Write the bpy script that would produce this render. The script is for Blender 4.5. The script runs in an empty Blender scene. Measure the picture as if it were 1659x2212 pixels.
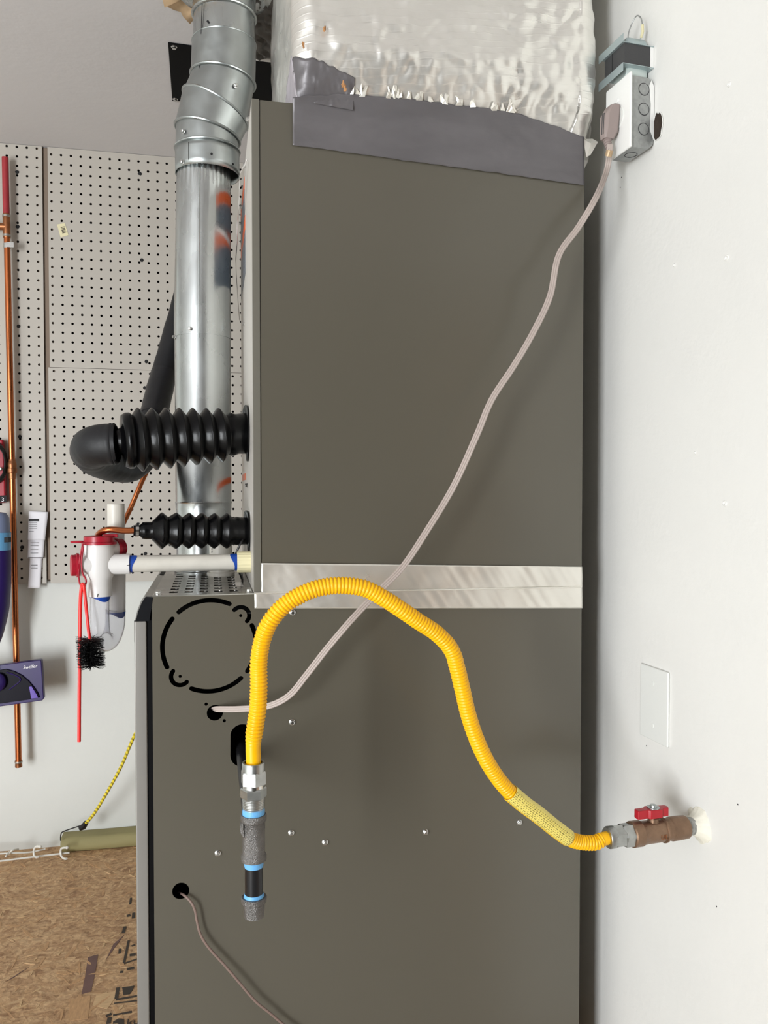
import bpy, bmesh, math, random
from mathutils import Vector, Matrix, noise
random.seed(7)
sc = bpy.context.scene
C = sc.collection
rad = math.radians

# ------------------------------------------------------------------ camera, light, exposure
F_PX, YAW, PITCH = 1750.0, rad(12), rad(1.5)
CAM = Vector((0, -1.225, 1.0))
cd = bpy.data.cameras.new('camera')
cd.sensor_fit = 'HORIZONTAL'; cd.sensor_width = 36; cd.lens = F_PX / 1659 * 36
cd.clip_start = 0.02
cam = bpy.data.objects.new('camera', cd); C.objects.link(cam)
cam.location = CAM; cam.rotation_euler = (math.pi / 2 - PITCH, 0, -YAW)
sc.camera = cam

sc.view_settings.view_transform = 'Standard'
sc.view_settings.look = 'None'
sc.view_settings.gamma = 1
sc.view_settings.use_curve_mapping = False
sc.view_settings.exposure = 0.12
sc.cycles.max_bounces = 9; sc.cycles.diffuse_bounces = 5; sc.cycles.glossy_bounces = 4; sc.cycles.transmission_bounces = 8

w = bpy.data.worlds.new('sky'); sc.world = w; w.use_nodes = True
bg = w.node_tree.nodes['Background']
bg.inputs[0].default_value = (0.80, 0.90, 1.0, 1); bg.inputs[1].default_value = 1.2

sd = bpy.data.lights.new('sun', 'SUN'); sd.energy = 2.2; sd.angle = rad(0.6); sd.color = (1.0, 0.965, 0.91)
sun = bpy.data.objects.new('sun', sd); C.objects.link(sun)
sun.rotation_euler = Vector((0.05, 1.0, -1.25)).to_track_quat('-Z', 'Y').to_euler()   # sun falling through the open doorway onto the garage floor

DOOR_X0, DOOR_X1, FRONT_Y, DOOR_Z1 = -2.72, -1.72, -3.0, 1.60                     # doorway behind and to the left of the camera
ad = bpy.data.lights.new('door_daylight', 'AREA'); ad.shape = 'RECTANGLE'; ad.size = DOOR_X1 - DOOR_X0 - .04; ad.size_y = DOOR_Z1 + .42
ad.energy = 172.0; ad.color = (0.945, 0.975, 1.0)
al = bpy.data.objects.new('door_daylight', ad); C.objects.link(al)
al.location = ((DOOR_X0 + DOOR_X1) / 2, FRONT_Y + .01, (DOOR_Z1 - .46) / 2); al.rotation_euler = (math.pi / 2, 0, 0)     # daylight filling the doorway, faces +Y

# ------------------------------------------------------------------ pixel -> place helpers (points on known planes)
_fw = Vector((math.sin(YAW) * math.cos(PITCH), math.cos(YAW) * math.cos(PITCH), -math.sin(PITCH)))
_rt = Vector((math.cos(YAW), -math.sin(YAW), 0)); _up = _rt.cross(_fw)
def ray(x, y): return _fw + (x - 829.5) / F_PX * _rt + (1106 - y) / F_PX * _up
def P(x, y, Y): d = ray(x, y); return CAM + d * ((Y - CAM.y) / d.y)
def PZ(x, y, z): d = ray(x, y); return CAM + d * ((z - CAM.z) / d.z)
WA = rad(4.5)                                                            # the right wall is not quite square to the furnace
WO = Vector((.672, 0, 0)); WS = Vector((-math.sin(WA), math.cos(WA), 0)); WN = Vector((-math.cos(WA), -math.sin(WA), 0))
def WP(s, off, z): return WO + WS * s + WN * off + Vector((0, 0, z))
def PW(x, y, off=0.0):
    d = ray(x, y); return CAM + d * (((WO + WN * off) - CAM).dot(WN) / d.dot(WN))
def px(p):
    q = Vector(p) - CAM; z = q.dot(_fw); return 829.5 + F_PX * q.dot(_rt) / z, 1106 - F_PX * q.dot(_up) / z

def srgb(r, g, b):
    f = lambda c: (c / 12.92 if c <= .04045 else ((c + .055) / 1.055) ** 2.4)
    return (f(r / 255), f(g / 255), f(b / 255), 1)

# ------------------------------------------------------------------ materials
MATS = {}
def mat(name, col, rough=.5, metal=0., bump=0., bscale=60., var=0., vscale=8., rvar=0., spec=.5, stretch=(1, 1, 1), coat=0., trans=0., ior=1.45, detail=4.):
    m = bpy.data.materials.new(name); m.use_nodes = True; MATS[name] = m
    nt = m.node_tree; b = nt.nodes['Principled BSDF']; L = nt.links
    b.inputs['Base Color'].default_value = col; b.inputs['Roughness'].default_value = rough
    b.inputs['Metallic'].default_value = metal; b.inputs['Specular IOR Level'].default_value = spec
    b.inputs['Coat Weight'].default_value = coat; b.inputs['Coat Roughness'].default_value = .1
    b.inputs['Transmission Weight'].default_value = trans; b.inputs['IOR'].default_value = ior
    tc = nt.nodes.new('ShaderNodeTexCoord'); mp = nt.nodes.new('ShaderNodeMapping'); mp.inputs['Scale'].default_value = stretch
    L.new(tc.outputs['Object'], mp.inputs['Vector'])
    if var or rvar:
        n = nt.nodes.new('ShaderNodeTexNoise'); n.inputs['Scale'].default_value = vscale; n.inputs['Detail'].default_value = detail
        L.new(mp.outputs[0], n.inputs['Vector'])
        if var:
            r = nt.nodes.new('ShaderNodeValToRGB'); e = r.color_ramp.elements
            e[0].position = .3; e[1].position = .7
            e[0].color = (*[c * (1 - var) for c in col[:3]], 1); e[1].color = (*[min(1, c * (1 + var)) for c in col[:3]], 1)
            L.new(n.outputs['Fac'], r.inputs[0]); L.new(r.outputs[0], b.inputs['Base Color'])
        if rvar:
            q = nt.nodes.new('ShaderNodeMapRange'); q.inputs['From Min'].default_value = .3; q.inputs['From Max'].default_value = .7
            q.inputs['To Min'].default_value = max(.02, rough - rvar); q.inputs['To Max'].default_value = min(1, rough + rvar)
            L.new(n.outputs['Fac'], q.inputs['Value']); L.new(q.outputs[0], b.inputs['Roughness'])
    if bump:
        n2 = nt.nodes.new('ShaderNodeTexNoise'); n2.inputs['Scale'].default_value = bscale; n2.inputs['Detail'].default_value = 4
        bp = nt.nodes.new('ShaderNodeBump'); bp.inputs['Strength'].default_value = bump; bp.inputs['Distance'].default_value = .004
        L.new(mp.outputs[0], n2.inputs['Vector']); L.new(n2.outputs['Fac'], bp.inputs['Height']); L.new(bp.outputs[0], b.inputs['Normal'])
    return m

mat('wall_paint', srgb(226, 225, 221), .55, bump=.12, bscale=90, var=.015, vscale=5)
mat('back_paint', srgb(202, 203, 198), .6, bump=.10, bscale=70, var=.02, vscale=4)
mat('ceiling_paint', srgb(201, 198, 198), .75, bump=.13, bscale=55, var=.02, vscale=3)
mat('dark_wall', srgb(80, 77, 73), .8, bump=.2, bscale=30, var=.2, vscale=6)  # unseen walls made dark to cut bounce into the furnace gap
mat('concrete', srgb(176, 171, 162), .85, bump=.2, bscale=40, var=.12, vscale=3)
mat('driveway', srgb(190, 186, 178), .9, var=.08, vscale=2)
mat('pegboard', srgb(172, 166, 157), .5, bump=.04, bscale=40, var=.02, vscale=3)
mat('peg_edge', srgb(58, 48, 40), .9)
mat('furring', srgb(128, 112, 98), .8, bump=.2, bscale=30, var=.12, vscale=20, stretch=(1, 1, .1))
mat('panel_grey', srgb(84, 80, 70), .26, bump=.012, bscale=300, spec=.75)
mat('panel_trim', srgb(98, 95, 86), .40)
mat('door_grey', srgb(132, 129, 124), .38, metal=.3)
mat('fascia_grey', srgb(135, 132, 127), .33, metal=.45)
mat('black_plastic', srgb(10, 11, 15), .35, spec=.25)
mat('gasket', srgb(5, 5, 6), .6, spec=.12)
mat('inside_dark', srgb(22, 22, 22), .9)  # near-black standing in for shade behind holes and slots
mat('steel_face', srgb(204, 200, 193), .45, metal=.35, rvar=.06, vscale=6, stretch=(1, 1, .2))
mat('louver_steel', srgb(140, 137, 131), .28, metal=.8, rvar=.05, vscale=9, stretch=(.2, 1, 1))
mat('galvanised', srgb(186, 190, 190), .27, metal=1., var=.10, vscale=26, rvar=.10, bump=.010, bscale=18, stretch=(1, 1, .35))
mat('galvanised_matt', srgb(172, 177, 177), .36, metal=1., var=.08, vscale=32, rvar=.08, bump=.03, bscale=18)
mat('zinc', srgb(172, 174, 172), .38, metal=1., var=.12, vscale=80, bump=.05, bscale=120)
mat('bright_steel', srgb(205, 205, 203), .22, metal=1., var=.1, vscale=90)
mat('zinc_blue', srgb(176, 190, 192), .38, metal=.6)
mat('cast_iron', srgb(118, 116, 114), .38, metal=.85, bump=.5, bscale=700, var=.15, vscale=60)
mat('black_iron', srgb(34, 34, 36), .28, metal=.4, var=.2, vscale=60, stretch=(1, 1, .1))
mat('thread_tape', srgb(104, 170, 222), .45, bump=.1, bscale=300)
mat('brass', srgb(134, 108, 88), .42, metal=.75, var=.14, vscale=60, bump=.25, bscale=160)
mat('red_paint', srgb(168, 22, 36), .38, var=.06, vscale=40)
mat('copper', srgb(186, 108, 66), .27, metal=1., var=.16, vscale=30, rvar=.08, stretch=(1, 1, .2))
mat('copper_dull', srgb(150, 98, 66), .4, metal=.9, var=.25, vscale=60)
mat('red_pipe', srgb(150, 42, 48), .5, var=.1, vscale=40)
mat('solder', srgb(170, 165, 158), .4, metal=.9)
mat('rubber', srgb(7, 7, 8), .24, spec=.2, bump=.05, bscale=120)
mat('foam_black', srgb(28, 28, 30), .5, spec=.35, bump=.15, bscale=90, var=.15, vscale=18)
mat('tape_black', srgb(24, 24, 27), .4, bump=.1, bscale=60)
mat('pvc_white', srgb(208, 206, 204), .3, var=.01, vscale=20)
mat('pvc_grey', srgb(194, 190, 181), .4, var=.05, vscale=40, bump=.05, bscale=60)
mat('pvc_yellow', srgb(214, 206, 168), .4)
mat('primer_blue', srgb(16, 62, 150), .4)
mat('cap_red', srgb(150, 18, 38), .35)
mat('brush_red', srgb(222, 44, 40), .35)
mat('bristle', srgb(14, 14, 15), .5)
mat('clear_plastic', (0.97, 0.97, 1.0, 1), .10, trans=.88, ior=1.18)
mat('hose_yellow', srgb(244, 182, 2), .36, spec=.45, var=.04, vscale=30)
mat('cord_beige', srgb(172, 159, 152), .5)
mat('plug_mauve', srgb(148, 134, 130), .5)
mat('cord_gold', srgb(186, 160, 128), .35, metal=.4)
mat('wire_brown', srgb(124, 104, 96), .5)
mat('plate_white', srgb(236, 236, 233), .32)
mat('plate_paint', srgb(224, 225, 221), .5, bump=.06, bscale=120)
mat('box_steel', srgb(165, 167, 166), .42, metal=.75, var=.12, vscale=160, bump=.1, bscale=220)
mat('core_dark', srgb(62, 62, 63), .5, bump=.15, bscale=200, stretch=(1, 1, 4))
mat('void_dark', srgb(52, 42, 34), .95, bump=.6, bscale=60, var=.3, vscale=90)
mat('sealant', srgb(226, 222, 208), .55, bump=.2, bscale=120)
mat('painted_pipe', srgb(150, 150, 146), .5, metal=.3, var=.4, vscale=120)
mat('paper', srgb(226, 224, 228), .7)
mat('kraft', srgb(196, 168, 134), .8, var=.12, vscale=40)
mat('ink', srgb(28, 28, 30), .8)
mat('ink_faded', srgb(66, 58, 50), .9)
mat('ink_grey', srgb(150, 148, 150), .8)
mat('white_print', srgb(225, 222, 228), .5)
mat('purple', srgb(36, 18, 82), .38, var=.08, vscale=20)
mat('purple_dark', srgb(9, 6, 20), .35, spec=.12)
mat('purple_light', srgb(92, 68, 160), .3)
mat('bottle_blue', srgb(96, 150, 190), .3)
mat('cap_blue', srgb(112, 122, 150), .4)
mat('tool_red', srgb(150, 22, 40), .45)
mat('cable_black', srgb(16, 15, 16), .4)
mat('old_wood', srgb(146, 138, 96), .75, bump=.25, bscale=40, var=.14, vscale=14, stretch=(.15, 1, 1))
mat('wire_white', srgb(214, 212, 204), .35)
mat('strand_dark', srgb(110, 84, 78), .8, var=.1, vscale=30)
mat('strand_light', srgb(200, 168, 128), .8, var=.12, vscale=60, stretch=(1, 6, 1))
mat('strand_mid', srgb(186, 148, 108), .8, var=.15, vscale=60, stretch=(6, 1, 1))
mat('label_orange', srgb(214, 92, 40), .4)
mat('label_slate', srgb(92, 98, 106), .4)
mat('insul_orange', srgb(176, 128, 84), .9, bump=.4, bscale=200)
mat('flex_dark', srgb(84, 80, 76), .4, metal=.6, bump=.5, bscale=30)
mat('clear_film', srgb(222, 218, 214), .25, metal=.35)
mat('zinc_pale', srgb(206, 216, 212), .38, metal=.35)
mat('wood_door', srgb(150, 118, 92), .45, bump=.1, bscale=40, var=.1, vscale=10, stretch=(1, 1, .1))
mat('duct_tape', srgb(104, 101, 103), .38, metal=.3, bump=.2, bscale=24, var=.10, vscale=9, stretch=(1, 1, 3))
mat('duct_tape_pale', srgb(172, 166, 172), .45, metal=.2, bump=.12, bscale=50, var=.05, vscale=14)

def foil_mat(name, col, rough, bump, scrim):
    m = mat(name, col, rough, metal=.82, rvar=.08, vscale=14)
    nt = m.node_tree; L = nt.links; b = nt.nodes['Principled BSDF']
    tc = nt.nodes.new('ShaderNodeTexCoord')
    n1 = nt.nodes.new('ShaderNodeTexNoise'); n1.noise_type = 'RIDGED_MULTIFRACTAL' if scrim else 'FBM'; n1.inputs['Scale'].default_value = 15 if scrim else 26; n1.inputs['Detail'].default_value = 7; n1.inputs['Distortion'].default_value = .6
    L.new(tc.outputs['Object'], n1.inputs['Vector'])
    bp = nt.nodes.new('ShaderNodeBump'); bp.inputs['Strength'].default_value = bump; bp.inputs['Distance'].default_value = .006
    L.new(n1.outputs['Fac'], bp.inputs['Height']); last = bp
    if scrim:
        mp = nt.nodes.new('ShaderNodeMapping'); mp.inputs['Rotation'].default_value = (0, rad(5), 0)
        L.new(tc.outputs['Object'], mp.inputs['Vector'])
        for d, s in (('Z', 30),):
            wv = nt.nodes.new('ShaderNodeTexWave'); wv.bands_direction = d; wv.inputs['Scale'].default_value = s; wv.inputs['Distortion'].default_value = 4; wv.inputs['Detail'].default_value = 3; wv.inputs['Detail Scale'].default_value = .6
            L.new(mp.outputs[0], wv.inputs['Vector'])
            rr = nt.nodes.new('ShaderNodeValToRGB'); rr.color_ramp.elements[0].position = .86; rr.color_ramp.elements[1].position = .98
            L.new(wv.outputs['Fac'], rr.inputs[0])
            b2 = nt.nodes.new('ShaderNodeBump'); b2.inputs['Strength'].default_value = .16; b2.inputs['Distance'].default_value = .002
            L.new(rr.outputs[0], b2.inputs['Height']); L.new(last.outputs[0], b2.inputs['Normal']); last = b2
    L.new(last.outputs[0], b.inputs['Normal'])
    return m
foil_mat('foil_wrap', srgb(240, 238, 232), .34, .42, True)
foil_mat('foil_tape', srgb(240, 237, 229), .33, .05, False)

def osb_mat():
    m = bpy.data.materials.new('osb'); m.use_nodes = True; MATS['osb'] = m
    nt = m.node_tree; L = nt.links; b = nt.nodes['Principled BSDF']; b.inputs['Roughness'].default_value = .8
    tc = nt.nodes.new('ShaderNodeTexCoord')
    prev = None
    for k, (rot, st, sc_) in enumerate(((.5, (1, 3.2, 1), 34), (-.7, (3.0, 1, 1), 30), (1.4, (1, 4.2, 1), 44))):
        mp = nt.nodes.new('ShaderNodeMapping'); mp.inputs['Rotation'].default_value = (0, 0, rot); mp.inputs['Scale'].default_value = st
        ns = nt.nodes.new('ShaderNodeTexNoise'); ns.inputs['Scale'].default_value = 9
        mx = nt.nodes.new('ShaderNodeVectorMath'); mx.operation = 'MULTIPLY_ADD'; mx.inputs[1].default_value = (.10, .10, 0)
        L.new(tc.outputs['Object'], ns.inputs['Vector']); L.new(ns.outputs['Color'], mx.inputs[0]); L.new(tc.outputs['Object'], mx.inputs[2])
        L.new(mx.outputs[0], mp.inputs['Vector'])
        v = nt.nodes.new('ShaderNodeTexVoronoi'); v.inputs['Scale'].default_value = sc_
        L.new(mp.outputs[0], v.inputs['Vector'])
        r = nt.nodes.new('ShaderNodeValToRGB')
        cols = [srgb(158, 122, 88), srgb(190, 154, 114), srgb(206, 172, 132), srgb(172, 136, 100), srgb(216, 186, 146)]
        els = r.color_ramp.elements; els[0].color = cols[0]; els[1].color = cols[4]
        for i in (1, 2, 3):
            e = els.new(i / 4.); e.color = cols[i]
        r.color_ramp.interpolation = 'CONSTANT' if k < 2 else 'LINEAR'
        L.new(v.outputs['Color'], r.inputs[0])
        if prev is None: prev = r.outputs[0]
        else:
            mixn = nt.nodes.new('ShaderNodeTexNoise'); mixn.inputs['Scale'].default_value = 14 + 9 * k; mixn.inputs['Detail'].default_value = 5
            L.new(tc.outputs['Object'], mixn.inputs['Vector'])
            rr = nt.nodes.new('ShaderNodeValToRGB'); rr.color_ramp.elements[0].position = .44; rr.color_ramp.elements[1].position = .56
            L.new(mixn.outputs['Fac'], rr.inputs[0])
            mc = nt.nodes.new('ShaderNodeMix'); mc.data_type = 'RGBA'
            L.new(rr.outputs[0], mc.inputs['Factor']); L.new(prev, mc.inputs['A']); L.new(r.outputs[0], mc.inputs['B']); prev = mc.outputs['Result']
    gr = nt.nodes.new('ShaderNodeTexNoise'); gr.inputs['Scale'].default_value = 70; gr.inputs['Detail'].default_value = 8; gr.inputs['Distortion'].default_value = 1.5
    L.new(tc.outputs['Object'], gr.inputs['Vector'])
    g2 = nt.nodes.new('ShaderNodeValToRGB'); g2.color_ramp.elements[0].position = .3; g2.color_ramp.elements[1].position = .62
    g2.color_ramp.elements[0].color = (.55, .5, .46, 1); g2.color_ramp.elements[1].color = (1.06, 1.05, 1.04, 1)
    L.new(gr.outputs['Fac'], g2.inputs[0])
    mm = nt.nodes.new('ShaderNodeMix'); mm.data_type = 'RGBA'; mm.blend_type = 'MULTIPLY'; mm.inputs['Factor'].default_value = .74
    L.new(prev, mm.inputs['A']); L.new(g2.outputs[0], mm.inputs['B']); L.new(mm.outputs['Result'], b.inputs['Base Color'])
    bp = nt.nodes.new('ShaderNodeBump'); bp.inputs['Strength'].default_value = .5; bp.inputs['Distance'].default_value = .003
    L.new(gr.outputs['Fac'], bp.inputs['Height']); L.new(bp.outputs[0], b.inputs['Normal'])
osb_mat()

def stripe_mat(name, c1, c2, scale, direction, thr=.5, dist=0., nscale=0):
    m = mat(name, c1, .5); nt = m.node_tree; L = nt.links; b = nt.nodes['Principled BSDF']
    tc = nt.nodes.new('ShaderNodeTexCoord'); wv = nt.nodes.new('ShaderNodeTexWave'); wv.bands_direction = direction
    wv.inputs['Scale'].default_value = scale; wv.inputs['Distortion'].default_value = dist; wv.inputs['Detail Scale'].default_value = nscale
    L.new(tc.outputs['Object'], wv.inputs['Vector'])
    r = nt.nodes.new('ShaderNodeValToRGB'); r.color_ramp.interpolation = 'CONSTANT'
    r.color_ramp.elements[0].color = c1; r.color_ramp.elements[1].color = c2; r.color_ramp.elements[1].position = thr
    L.new(wv.outputs['Fac'], r.inputs[0]); L.new(r.outputs[0], b.inputs['Base Color'])
    return m
stripe_mat('bungee', srgb(228, 206, 60), srgb(40, 38, 30), 60, 'DIAGONAL', .78, 5, 40)

# ------------------------------------------------------------------ mesh helpers
def frame(d):
    d = d.normalized(); a = Vector((0, 0, 1)) if abs(d.z) < .9 else Vector((1, 0, 0))
    u = d.cross(a).normalized(); return u, d.cross(u).normalized()
class MB:
    def __init__(s): s.v = []; s.f = []
    def add(s, vs, fs):
        n = len(s.v); s.v += [Vector(q) for q in vs]; s.f += [tuple(i + n for i in f) for f in fs]; return s
    def box(s, x0, x1, y0, y1, z0, z1):
        return s.add([(x, y, z) for x in (x0, x1) for y in (y0, y1) for z in (z0, z1)],
                     [(0, 1, 3, 2), (4, 6, 7, 5), (0, 4, 5, 1), (2, 3, 7, 6), (0, 2, 6, 4), (1, 5, 7, 3)])
    def wbox(s, s0, s1, o0, o1, z0, z1):            # box in the right wall's own frame
        return s.add([WP(a, o, z) for a in (s0, s1) for o in (o0, o1) for z in (z0, z1)],
                     [(0, 2, 3, 1), (4, 5, 7, 6), (0, 1, 5, 4), (2, 6, 7, 3), (0, 4, 6, 2), (1, 3, 7, 5)])
    def prism(s, poly, vec):
        n = len(poly); vec = Vector(vec); a = [Vector(q) for q in poly]
        return s.add(a + [q + vec for q in a], [tuple(range(n))[::-1], tuple(range(n, 2 * n))] + [(i, (i + 1) % n, (i + 1) % n + n, i + n) for i in range(n)])
    def rings(s, rs, caps=True, closed=False):
        n = len(rs[0]); m = len(rs); b = len(s.v)
        for r in rs: s.v += [Vector(q) for q in r]
        for i in range(m if closed else m - 1):
            j = (i + 1) % m
            for k in range(n):
                k2 = (k + 1) % n; s.f.append((b + i * n + k, b + i * n + k2, b + j * n + k2, b + j * n + k))
        if caps and not closed:
            s.f.append(tuple(b + k for k in range(n))[::-1]); s.f.append(tuple(b + (m - 1) * n + k for k in range(n)))
        return s
    def lathe(s, p0, d, prof, n=24, caps=True, rot=0.):
        p0 = Vector(p0); d = Vector(d).normalized(); u, v = frame(d)
        return s.rings([[p0 + d * t + (u * math.cos(2 * math.pi * k / n + rot) + v * math.sin(2 * math.pi * k / n + rot)) * r for k in range(n)] for t, r in prof], caps)
    def cyl(s, p0, p1, r0, r1=None, n=20, rot=0.):
        p0 = Vector(p0); p1 = Vector(p1); return s.lathe(p0, p1 - p0, [(0, r0), ((p1 - p0).length, r0 if r1 is None else r1)], n, True, rot)
    def tube(s, path, r, n=10, caps=True):
        path = [Vector(q) for q in path]; m = len(path)
        rr = r if isinstance(r, (list, tuple)) else [r] * m
        t = [(path[min(i + 1, m - 1)] - path[max(i - 1, 0)]).normalized() for i in range(m)]
        u, v = frame(t[0]); rs = []
        for i in range(m):
            u = (u - t[i] * u.dot(t[i])).normalized(); v = t[i].cross(u)
            rs.append([path[i] + (u * math.cos(2 * math.pi * k / n) + v * math.sin(2 * math.pi * k / n)) * rr[i] for k in range(n)])
        return s.rings(rs, caps)
    def grid(s, fn, nu, nv):
        b = len(s.v)
        for j in range(nv + 1):
            for i in range(nu + 1): s.v.append(Vector(fn(i / nu, j / nv)))
        for j in range(nv):
            for i in range(nu):
                a = b + j * (nu + 1) + i; s.f.append((a, a + 1, a + nu + 2, a + nu + 1))
        return s
    def ball(s, c, r, n=10, m=7, sq=(1, 1, 1)):
        c = Vector(c)
        return s.rings([[c + Vector((math.cos(2 * math.pi * k / n) * math.sin(math.pi * (j + .02) / (m + .04)) * r * sq[0], math.sin(2 * math.pi * k / n) * math.sin(math.pi * (j + .02) / (m + .04)) * r * sq[1], math.cos(math.pi * (j + .02) / (m + .04)) * r * sq[2])) for k in range(n)] for j in range(m + 1)])
    def torus(s, c, u, v, R, r, n=24, m=8):
        c = Vector(c); u = Vector(u); v = Vector(v); w_ = u.cross(v).normalized(); rs = []
        for i in range(n):
            a = 2 * math.pi * i / n; d = u * math.cos(a) + v * math.sin(a); dn = d.normalized()
            rs.append([c + d * R + dn * (r * math.cos(2 * math.pi * k / m)) + w_ * (r * math.sin(2 * math.pi * k / m)) for k in range(m)])
        return s.rings(rs, False, True)

def spline(pts, per=10):
    pts = [Vector(p) for p in pts]; out = []
    q = [pts[0] * 2 - pts[1]] + pts + [pts[-1] * 2 - pts[-2]]
    for i in range(1, len(q) - 2):
        a, b, c, d = q[i - 1:i + 3]
        for k in range(per):
            t = k / per
            out.append(.5 * ((2 * b) + (c - a) * t + (2 * a - 5 * b + 4 * c - d) * t * t + (3 * b - a - 3 * c + d) * t ** 3))
    out.append(pts[-1]); return out
def resample(path, step):
    d = [0.]
    for a, b in zip(path, path[1:]): d.append(d[-1] + (b - a).length)
    n = max(2, int(d[-1] / step)); out = []; j = 0
    for i in range(n + 1):
        s = d[-1] * i / n
        while j < len(d) - 2 and d[j + 1] < s: j += 1
        f = (s - d[j]) / max(1e-9, d[j + 1] - d[j]); out.append(path[j].lerp(path[j + 1], min(1, max(0, f))))
    return out, d[-1]

ROOTLOC = {}
def root_loc(o):
    while o.parent: o = o.parent
    return Vector(o.location)
def mesh_obj(name, me, material, parent=None, smooth=True, bevel=0., angle=38, origin=None):
    loc = root_loc(parent) if parent else (Vector(origin) if origin is not None else Vector((0, 0, 0)))
    me.transform(Matrix.Translation(-loc))
    bm = bmesh.new(); bm.from_mesh(me); bmesh.ops.recalc_face_normals(bm, faces=bm.faces); bm.to_mesh(me); bm.free()
    if smooth:
        me.polygons.foreach_set('use_smooth', [True] * len(me.polygons)); me.set_sharp_from_angle(angle=rad(angle))
    me.materials.append(MATS[material]); me.name = name
    o = bpy.data.objects.new(name, me); C.objects.link(o)
    if parent: o.parent = parent
    else: o.location = loc
    if bevel:
        b = o.modifiers.new('bevel', 'BEVEL'); b.width = bevel; b.segments = 2; b.limit_method = 'ANGLE'; b.angle_limit = rad(40)
        o.modifiers.new('wn', 'WEIGHTED_NORMAL')
    return o
def build(name, mb, material, parent=None, **k):
    me = bpy.data.meshes.new(name); me.from_pydata(mb.v, [], mb.f); me.update()
    return mesh_obj(name, me, material, parent, **k)
def thing(name, label, cat, loc, group=None):
    o = bpy.data.objects.new(name, None); C.objects.link(o); o.location = loc; o.empty_display_size = .05
    return tag(o, label, cat, group)
def tag(o, label, cat, group=None):
    o['label'] = label; o['category'] = cat
    if group: o['group'] = group
    return o
def solo(name, mb, material, label, cat, group=None, **k):
    lo = Vector((min(v.x for v in mb.v), min(v.y for v in mb.v), min(v.z for v in mb.v))); hi = Vector((max(v.x for v in mb.v), max(v.y for v in mb.v), 0))
    return tag(build(name, mb, material, origin=Vector(((lo.x + hi.x) / 2, (lo.y + hi.y) / 2, lo.z)), **k), label, cat, group)
def struct(name, mb, material, **k):
    o = build(name, mb, material, **k); o['kind'] = 'structure'; return o
def label_part(o, label): o['label'] = label; return o

def curve_mesh(loops, th):
    cu = bpy.data.curves.new('tmp', 'CURVE'); cu.dimensions = '2D'; cu.fill_mode = 'BOTH'; cu.extrude = th / 2
    for lp in loops:
        sp = cu.splines.new('POLY'); sp.points.add(len(lp) - 1); sp.use_cyclic_u = True
        for i, (a, b) in enumerate(lp): sp.points[i].co = (a, b, 0, 1)
    ob = bpy.data.objects.new('tmp', cu); C.objects.link(ob); dg = bpy.context.evaluated_depsgraph_get(); dg.update()
    me = bpy.data.meshes.new_from_object(ob.evaluated_get(dg)); bpy.data.objects.remove(ob); bpy.data.curves.remove(cu)
    return me
def plate(name, loops, th, fn, material, parent=None, **k):
    me = curve_mesh(loops, th)
    for v in me.vertices: v.co = fn(v.co.x, v.co.y, v.co.z)
    return mesh_obj(name, me, material, parent, smooth=False, **k)
def text(name, s, size, fn, material, parent, th=.0002, shear=0., spacing=1.):
    cu = bpy.data.curves.new('tmp', 'FONT'); cu.body = s; cu.size = size; cu.extrude = th; cu.shear = shear; cu.resolution_u = 2; cu.space_character = spacing
    ob = bpy.data.objects.new('tmp', cu); C.objects.link(ob); dg = bpy.context.evaluated_depsgraph_get(); dg.update()
    me = bpy.data.meshes.new_from_object(ob.evaluated_get(dg)); bpy.data.objects.remove(ob); bpy.data.curves.remove(cu)
    for v in me.vertices: v.co = fn(v.co.x, v.co.y, v.co.z)
    return mesh_obj(name, me, material, parent, smooth=False)
def circle(cx, cy, r, n=20): return [(cx + r * math.cos(2 * math.pi * i / n), cy + r * math.sin(2 * math.pi * i / n)) for i in range(n)]
def arc_slot(cx, cy, R, hw, a0, a1, n=20):
    a0, a1 = rad(a0), rad(a1); out = []
    for i in range(n + 1): a = a0 + (a1 - a0) * i / n; out.append((cx + (R + hw) * math.cos(a), cy + (R + hw) * math.sin(a)))
    s = 1 if a1 > a0 else -1
    for i in range(1, 6): t = a1 + s * math.pi * i / 6; out.append((cx + R * math.cos(a1) + hw * math.cos(t), cy + R * math.sin(a1) + hw * math.sin(t)))
    for i in range(n + 1): a = a1 + (a0 - a1) * i / n; out.append((cx + (R - hw) * math.cos(a), cy + (R - hw) * math.sin(a)))
    for i in range(1, 6): t = a0 + math.pi * s + s * math.pi * i / 6; out.append((cx + R * math.cos(a0) + hw * math.cos(t), cy + R * math.sin(a0) + hw * math.sin(t)))
    return out
def hexscrew(parent, p, d, r=.0046, h=.0042, m='bright_steel', name='screw'):
    mb = MB(); p = Vector(p); d = Vector(d).normalized()
    mb.lathe(p, d, [(0, r), (.0007, r), (.0011, r * .82)], 14)
    mb.lathe(p + d * .0008, d, [(0, r * .74), (h * .9, r * .72), (h, r * .55)], 6)
    return build(name, mb, m, parent, angle=25)
NZ = lambda x, y, z: noise.noise(Vector((x, y, z)))

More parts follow.
